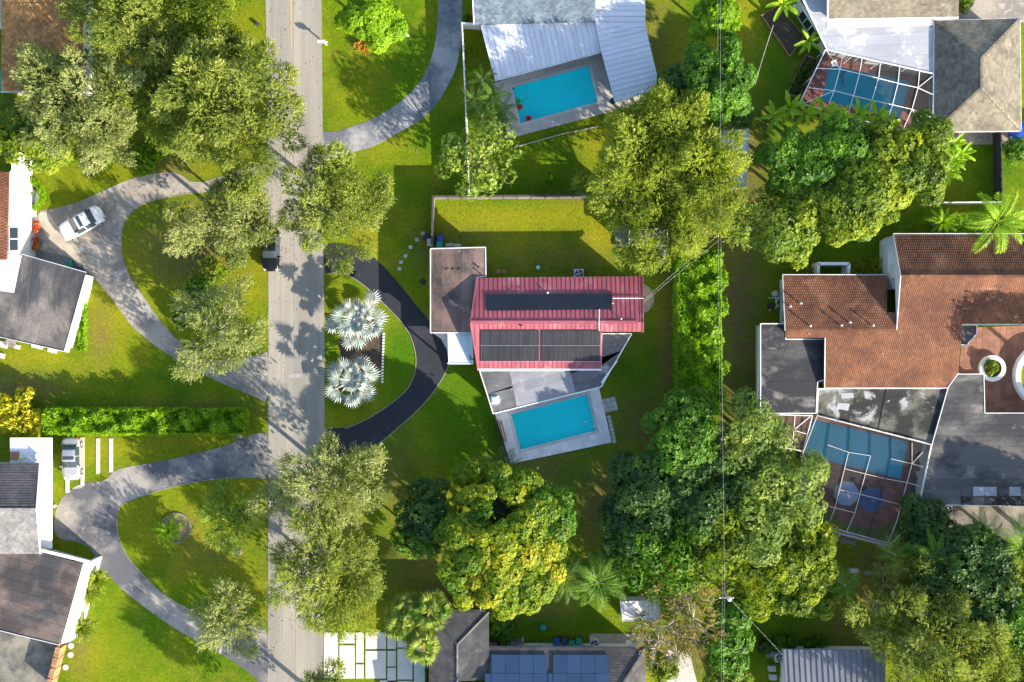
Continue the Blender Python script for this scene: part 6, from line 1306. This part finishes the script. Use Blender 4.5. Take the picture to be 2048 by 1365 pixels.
G(1000, 1085, 138, 8.5, 5.0, L_yellow, 'broad', 'large dome shaped tree covered in yellow new leaves', dens=1.3, lob=.95, leaf=.85, wob=.08); G(1085, 1040, 62, 7.0, 4.0, L_green, 'broad', 'green shaded tree at the right of the yellow dome tree', lob=1.)
G(1010, 1000, 55, 6.5, 3.5, L_dark, 'broad', 'dark green tree at the top of the yellow dome tree', lob=1.)
G(855, 1030, 62, 6.0, 3.5, L_dark, 'broad', 'dark green shaded tree left of the yellow dome tree', lob=1.); G(830, 1085, 40, 5.5, 3, L_green, 'broad', 'small green tree on the lower left of the yellow dome tree', lob=.8)
for a in [(1370, 885, 86, 7.5, 4, L_green, 'broad', 'green leafy tree right of the central yard, under the clipped hedge'), (1300, 1010, 100, 7.5, 4, L_dark, 'broad', 'dark leafy tree right of the shaded lower yard'), (1400, 1000, 102, 7.8, 4, L_dark, 'broad', 'dark green tree in the middle of the lower woodland'),
          (1270, 1060, 60, 6.5, 3.5, L_dark, 'broad', 'dark tree at the left edge of the lower woodland'), (1345, 1100, 108, 7.8, 4, L_green, 'fine', 'dull green small leaved tree above the white grey shed'), (1430, 1090, 88, 7.5, 3.5, L_lime, 'fine', 'yellow green tree in the heart of the lower woodland')]:
    G(*a, dens=1., lob=1.1)
G(1500, 865, 72, 8.0, 4, L_pale, 'fine', 'pale green clumpy tree at the top of the woodland by the cage', dens=1.05, lob=1.05); G(1558, 965, 100, 8.5, 4.5, L_pale, 'fine', 'large pale clumpy tree left of the lower screen cage', dens=1.05, lob=1.15); G(1505, 1045, 90, 8.0, 4, L_pale, 'fine', 'pale tree below the large pale clumpy tree', dens=1., lob=1.1)
G(1605, 1130, 84, 6.5, 3.5, L_lime, 'broad', 'yellow green tree below the lower screen cage', lob=1., dens=.95); G(1515, 1140, 84, 7.0, 3.5, L_lime, 'fine', 'lime small leaved tree at the bottom of the woodland', lob=1.)
G(1365, 1225, 82, 7.0, 3.5, L_khaki, 'willow', 'half bare tree with pale twisted branches over the shed', dens=.55, lob=1.1, twigs=6, bark=m_bark_p); G(1330, 1290, 50, 6.0, 2.5, L_khaki, 'willow', 'bare pinkish twiggy tree above the concrete path', dens=.25, lob=.9, twigs=9, bark=M('pink_bark', (.5, .42, .38), (.38, .33, .30)))
G(1455, 1270, 62, 6.5, 3.5, L_green, 'broad', 'bright green tree under the power lines at the bottom', lob=.9, squash=(.8, 1.3)); G(1450, 1350, 50, 6, 3, L_lime, 'broad', 'lime tree at the bottom edge under the power lines', lob=.9)
G(1770, 1225, 72, 7.5, 3.5, L_olive, 'feather', 'feathery tree with bare crossing limbs above the grey ribbed roof', dens=.8, twigs=2, bark=m_bark_p); G(1855, 1325, 112, 8.5, 4, L_olive, 'feather', 'large olive tree covering the right of the grey ribbed roof', dens=.95, twigs=1, bark=m_bark_p)
G(1975, 1330, 98, 8.0, 3.5, L_olive, 'feather', 'olive tree in the bottom right corner'); G(1870, 1210, 70, 7.0, 3.5, L_dgo, 'feather', 'dark olive tree right of the drooping shaded palm', dens=.9)
G(1950, 1170, 105, 7.0, 3.5, L_dark, 'broad', 'dark shaded tree at the right edge in the lower corner', lob=1.1); G(2030, 1235, 62, 7.0, 3.5, L_green, 'broad', 'lime tree at the right edge in the lower corner', lob=1.)
G(1858, 1058, 56, 4.5, 2.5, L_dark, 'broad', 'dark round bush tree below the large dark flat roof', lob=.9); G(1935, 1105, 52, 6.0, 3, L_dark, 'broad', 'very dark tree left of the right edge palm', lob=1.)
palm(1790, 1110, 4.5, FEA, 12, 'green palm left of the drooping shaded palm', sc=.9); palm(1900, 1150, 5.5, FEAD, 12, 'dark palm between drooping palm and right edge', sc=1.1); palm(1965, 1075, 5.5, FEAD, 12, 'dark palm over the rough concrete yard', sc=1.1)
G(1640, 1200, 40, 4.5, 2.2, L_lime, 'broad', 'low lime tree above the shaded lower right lawn', lob=.8)
# trees just outside the frame whose shade falls inside
G(1990, 1450, 120, 8., 4, L_olive, 'feather', 'olive tree beyond the bottom right corner'); G(640, 1460, 105, 8., 4, L_olive, 'feather', 'olive tree beyond the bottom edge by the road'); G(2190, 770, 90, 9., 3, L_palm, 'broad', 'tree beyond the right edge at the curved white wall', dens=.4)
G(2150, 1120, 110, 8., 4, L_dark, 'broad', 'dark tree beyond the right edge', dens=.6)
# hedges and shrubs
hedge(1358, 492, 1402, 828, 2.9, L_bright, 'long clipped bright hedge under the power lines, smooth left part', wv=.10, leaf=.75)
hedge(1396, 505, 1440, 828, 3.2, L_bright, 'rough right side of the long hedge beneath the power lines', 'rough_hedge', wv=.28, leaf=.95)
for x, y, r, l in ((1438, 560, 20, 'upper bulge'), (1440, 615, 22, 'second bulge'), (1432, 680, 18, 'third bulge'), (1440, 735, 17, 'fourth bulge'), (1420, 520, 24, 'topmost bulge'), (1435, 790, 15, 'lowest bulge')): bush(x, y, r, 3.3, L_bright, l+' of bright leaves on the right side of the long hedge', 'overgrown_shrub', lob=.6, leaf=1.)
hedge(88, 822, 486, 866, 2.1, L_bright, 'long green hedge across the left lawn above the silver car', wv=.30, leaf=.85)
for x, y, r, l in ((15, 810, 26, 'topmost yellow and orange croton at the left edge'), (45, 800, 24, 'croton with pale tips at the upper right of its cluster'), (25, 845, 28, 'largest yellow croton at the left end of the hedge'), (68, 835, 24, 'yellow green croton touching the left hedge end'), (50, 862, 22, 'lowest croton above the white portico')):
    palm(x, y, 1.3, [bpy.data.meshes['leaf'] if False else SPK[0], SPK[1], SPK[2]], 8, l, 'croton', 'croton', sc=1.1, part='leaf', trunk=(.06, .04), tilt=(-.1, .9), group='crotons at the left hedge end'); bush(x, y, r, 1.8, L_croton, 'leaf mass of the '+l, 'croton_bush', lob=.5, leaf=1.2)
bush(400, 590, 42, 2.6, L_green, 'green shrub under the wispy pale tree', lob=.7); bush(425, 545, 34, 2.2, L_lime, 'yellow green shrub above the wispy pale tree', lob=.6); bush(370, 640, 26, 1.6, L_dark, 'low dark shrub left of the wispy pale tree', lob=.5); bush(470, 525, 22, 1.6, L_yellow, 'small yellow shrub near the black car', lob=.5)
bush(290, 320, 34, 1.2, L_bright, 'low bright shrub under the largest olive tree', lob=.5); bush(190, 325, 26, .8, L_green, 'low green patch on the upper left lawn', lob=.4)
bush(1098, 356, 11, 1.2, L_bright, 'small lone sapling on the lawn above the yard fence', lob=.3, leaf=.7); bush(1005, 1265, 32, 1.8, L_green, 'green shrub above the dark shingle roof, left of the bins', lob=.6); bush(1000, 1235, 24, 1.4, L_bright, 'bright shrub under the yellow dome tree', lob=.5)
for k, (x, y) in enumerate([(714, 92), (722, 98), (731, 102), (740, 100), (721, 88), (734, 94)]): palm(x, y, .35, [mesh_of(banana_leaf(L=.42, W=.12, seed=k+70, up=.8, droop=.5), 'leaf', L_redpl)], 16, ['leftmost red bromeliad at the foot of the round bright tree', 'second red bromeliad from the left', 'lowest orange red bromeliad', 'rightmost yellow red bromeliad', 'upper left dark red bromeliad', 'upper right orange bromeliad'][k], 'bromeliad', 'flower', part='leaf', tilt=(-.1, 1.1), trunk=(.04, .03), group='bromeliads under the round bright tree')
bush(924, 5, 13, 1.6, L_yellow, 'x', lob=.3) if False else None
bush(1927, 8, 20, 1.8, L_yellow, 'bright yellow shrub at the top edge left of the pyramid roof', lob=.5); bush(932, 40, 10, 1., L_green, 'small shrub at the end of the streaked driveway', lob=.3); bush(945, 36, 6, .9, L_redpl, 'small red shrub beside the blue grey shingle roof', lob=.2)
for k, (x, y) in enumerate([(1700, 1282), (1620, 1285), (1560, 1275), (1640, 1288), (1680, 1288)]): bush(x-60, y, 14+k % 2*4, .9, L_green, ['rightmost', 'leftmost', 'lowest left', 'middle', 'second from right'][k]+' low plant in the row above the grey ribbed roof', 'shrub', lob=.35)
bush(1330, 1335, 34, 1.6, L_lime, 'lime shrub between dark shingle roof and concrete path', lob=.5); bush(1530, 1290, 18, 1.4, L_dark, 'dark shrub left of the grey ribbed roof', lob=.4)
bush(2035, 300, 30, 2.2, L_green, 'green shrub at the right edge below the blue car', lob=.6)
# palms
CYL = [mesh_of(feather_frond(L=1.0, seed=s+60, n=16, ll=.24, lw=.06, droop=.6, up=.5), 'frond', L_lime) for s in range(2)]
palm(712, 640, 2.0, BIS, 26, 'upper silver fan palm on the teardrop lawn', sc=1.32, tilt=(-.3, 1.05), trunk=(.26, .22), inner=BISI); palm(703, 762, 1.9, BIS, 25, 'lower silver fan palm on the teardrop lawn', sc=1.26, tilt=(-.3, 1.05), trunk=(.26, .22), seed=99, inner=BISI)
for x, y, s, l in ((860, 1222, 1.35, 'largest striped fan palm by the dark shingle roof'), (800, 1250, 1.15, 'left striped fan palm over the white slabs'), (845, 1290, 1.25, 'lowest striped fan palm at the white slabs'), (810, 1215, .95, 'small upper left striped fan palm')): palm(x, y, 3.6, FAN, 17, l, sc=s, tilt=(-.3, 1.1), group='fan palms at the white slabs')
for x, y, s, l in ((965, 160, .75, 'topmost dark palm by the white vinyl fence'), (948, 198, .8, 'palm nearest the white vinyl fence'), (985, 195, .85, 'middle palm of the group left of the top pool'), (1005, 218, .8, 'palm nearest the top pool corner'), (965, 232, .85, 'lower left palm of the group by the top pool'), (1000, 245, .75, 'lowest palm of the group by the top pool')): palm(x, y, 3.2, FEAD+FEA[:1], 11, l, sc=s, tilt=(-.35, .7), group='palms left of the top pool')
palm(1995, 443, 5.5, FEAL, 12, 'bright feather palm at the right edge above the brown tiles', sc=1.25, tilt=(-.3, .5)); palm(1885, 445, 2.5, CYC, 20, 'yellowish low palm at the top edge of the brown tiles', sc=1.8, tilt=(-.2, .9)); palm(1925, 455, 2.2, CYC, 16, 'second low palm between yellowish palm and bright feather palm', sc=1.5, tilt=(-.2, .9))
palm(1195, 1165, 6, FEA, 14, 'large feather palm right of the yellow dome tree', sc=1.35, tilt=(-.35, .55)); palm(1130, 1160, 5.5, FEAD, 12, 'darker feather palm left of the large feather palm', sc=1.1); palm(1230, 1120, 5, FEAD, 12, 'shaded feather palm above the large feather palm', sc=1.); palm(1005, 940, 4.5, FEAD, 12, 'dark palm between central pool deck and yellow dome tree', sc=.95)
palm(2045, 1095, 6, FEA, 14, 'large palm at the right edge in the shaded corner', sc=1.45, tilt=(-.3, .6)); palm(1865, 1115, 5.5, FEA, 12, 'drooping palm in shade below the dark round bush tree', sc=1.15); palm(1690, 1172, 5, FEA, 13, 'small palm right of the yellow green tree', sc=.85); palm(1820, 1215, 5.2, FEA, 10, 'palm tangled in the feathery lower right tree', sc=1.0); palm(1770, 1140, 3, FEAD, 10, 'dark low palm beside the garden bench', sc=.7)
palm(1392, 800, 4.2, FANG, 26, 'round green fan palm at the lower end of the long hedge', sc=.95, tilt=(-.2, 1.2)); palm(1400, 835, 4.2, FANG, 22, 'lower green fan palm below the long hedge', sc=.85, tilt=(-.2, 1.2))
palm(15, 222, 3, FEAD, 12, 'dark green palm at the left edge below the orange tile roof', sc=.9, tilt=(-.2, .6))
for x, y, s, l in ((1567, 8, .95, 'banana plant at the top of the large soil bed'), (1618, 82, .8, 'banana plant at the lower right of the large soil bed')): palm(x, y, 2.0, BAN, 9, l, 'banana_plant', 'banana plant', sc=s, tilt=(-.2, .6), part='leaf', trunk=(.12, .09), bark=m_bark)
for k, (x, y) in enumerate([(1550, 232), (1580, 215), (1610, 228), (1648, 222), (1680, 235), (1718, 228), (1755, 232), (1775, 252), (1880, 300), (1905, 290), (1922, 310), (1895, 345), (1905, 325)]):
    palm(x, y, 3.4, BAN, 9, ['leftmost', 'second', 'third', 'fourth', 'fifth', 'sixth', 'seventh', 'eighth'][k]+' banana like palm from the left in the row under the white framed cage' if k < 8 else ['upper left', 'topmost right', 'rightmost', 'lowest', 'middle'][k-8]+' curly leaved palm at the right end of the leafy group', 'banana_palm', 'banana palm', sc=.85, tilt=(-.4, .7), part='leaf', trunk=(.1, .08), bark=m_bark, group='banana like palms around the leafy group')
for x, y, s, l in ((196, 1160, 1.5, 'upper yellow green cycad beside the white wall, lower left'), (178, 1185, 1.6, 'middle yellow green cycad beside the white wall, lower left'), (165, 1255, 1.7, 'lowest yellow green cycad beside the white wall, lower left')): palm(x, y, 1.6, CYL, 24, l, 'cycad', 'cycad', sc=s, tilt=(-.1, 1.0), group='cycads along the white wall')
palm(43, 918, 2.9, SPK, 10, 'small yellow spiky plant standing on the white portico', 'spiky_plant', 'plant', sc=.5, tilt=(0, 1), part='leaf', trunk=(.03, .03))
# fallen leaves under the trees
tr = [o for o in bpy.data.objects if o.type == 'EMPTY' and o.get('category') == 'tree' and abs(o.location.x) < 52 and abs(o.location.y) < 35]
N = 16000; T_ = np.array([o.location for o in tr])[rng.integers(0, len(tr), N)]; r_ = np.abs(rng.normal(0, 5.5, N)); a_ = rng.uniform(0, 6.28, N)
x = T_[:, 0]+r_*np.cos(a_); y = T_[:, 1]+r_*np.sin(a_); ok = np.ones(N, bool)
for p in POOLS: ok &= ~inpoly(x, y, inset([P(*q)[:2] for q in p], -1.4))
x, y, a_ = x[ok], y[ok], a_[ok]; n = len(x); s_ = rng.uniform(.04, .10, n); z = np.full(n, .045)
d1 = np.stack([np.cos(a_*7)*s_, np.sin(a_*7)*s_, rng.uniform(0, .03, n)], 1); d2 = np.stack([-np.sin(a_*7)*s_*.5, np.cos(a_*7)*s_*.5, rng.uniform(0, .02, n)], 1); c_ = np.stack([x, y, z], 1)
L_litter = leafmat('fallen_leaves', [(.06, .04, .02), (.14, .09, .03), (.24, .16, .05), (.32, .26, .07)], .1, gain=(1, 1, 1))
tag(leaf_obj('fallen_leaves', [(np.stack([c_-d1, c_-d2, c_+d1, c_+d2], 1).reshape(-1, 3), rng.uniform(.1, .9, n))], L_litter), 'scattered brown fallen leaves on the lawns and road under the trees', 'leaves', kind='stuff')
print('leaves', NLEAF)
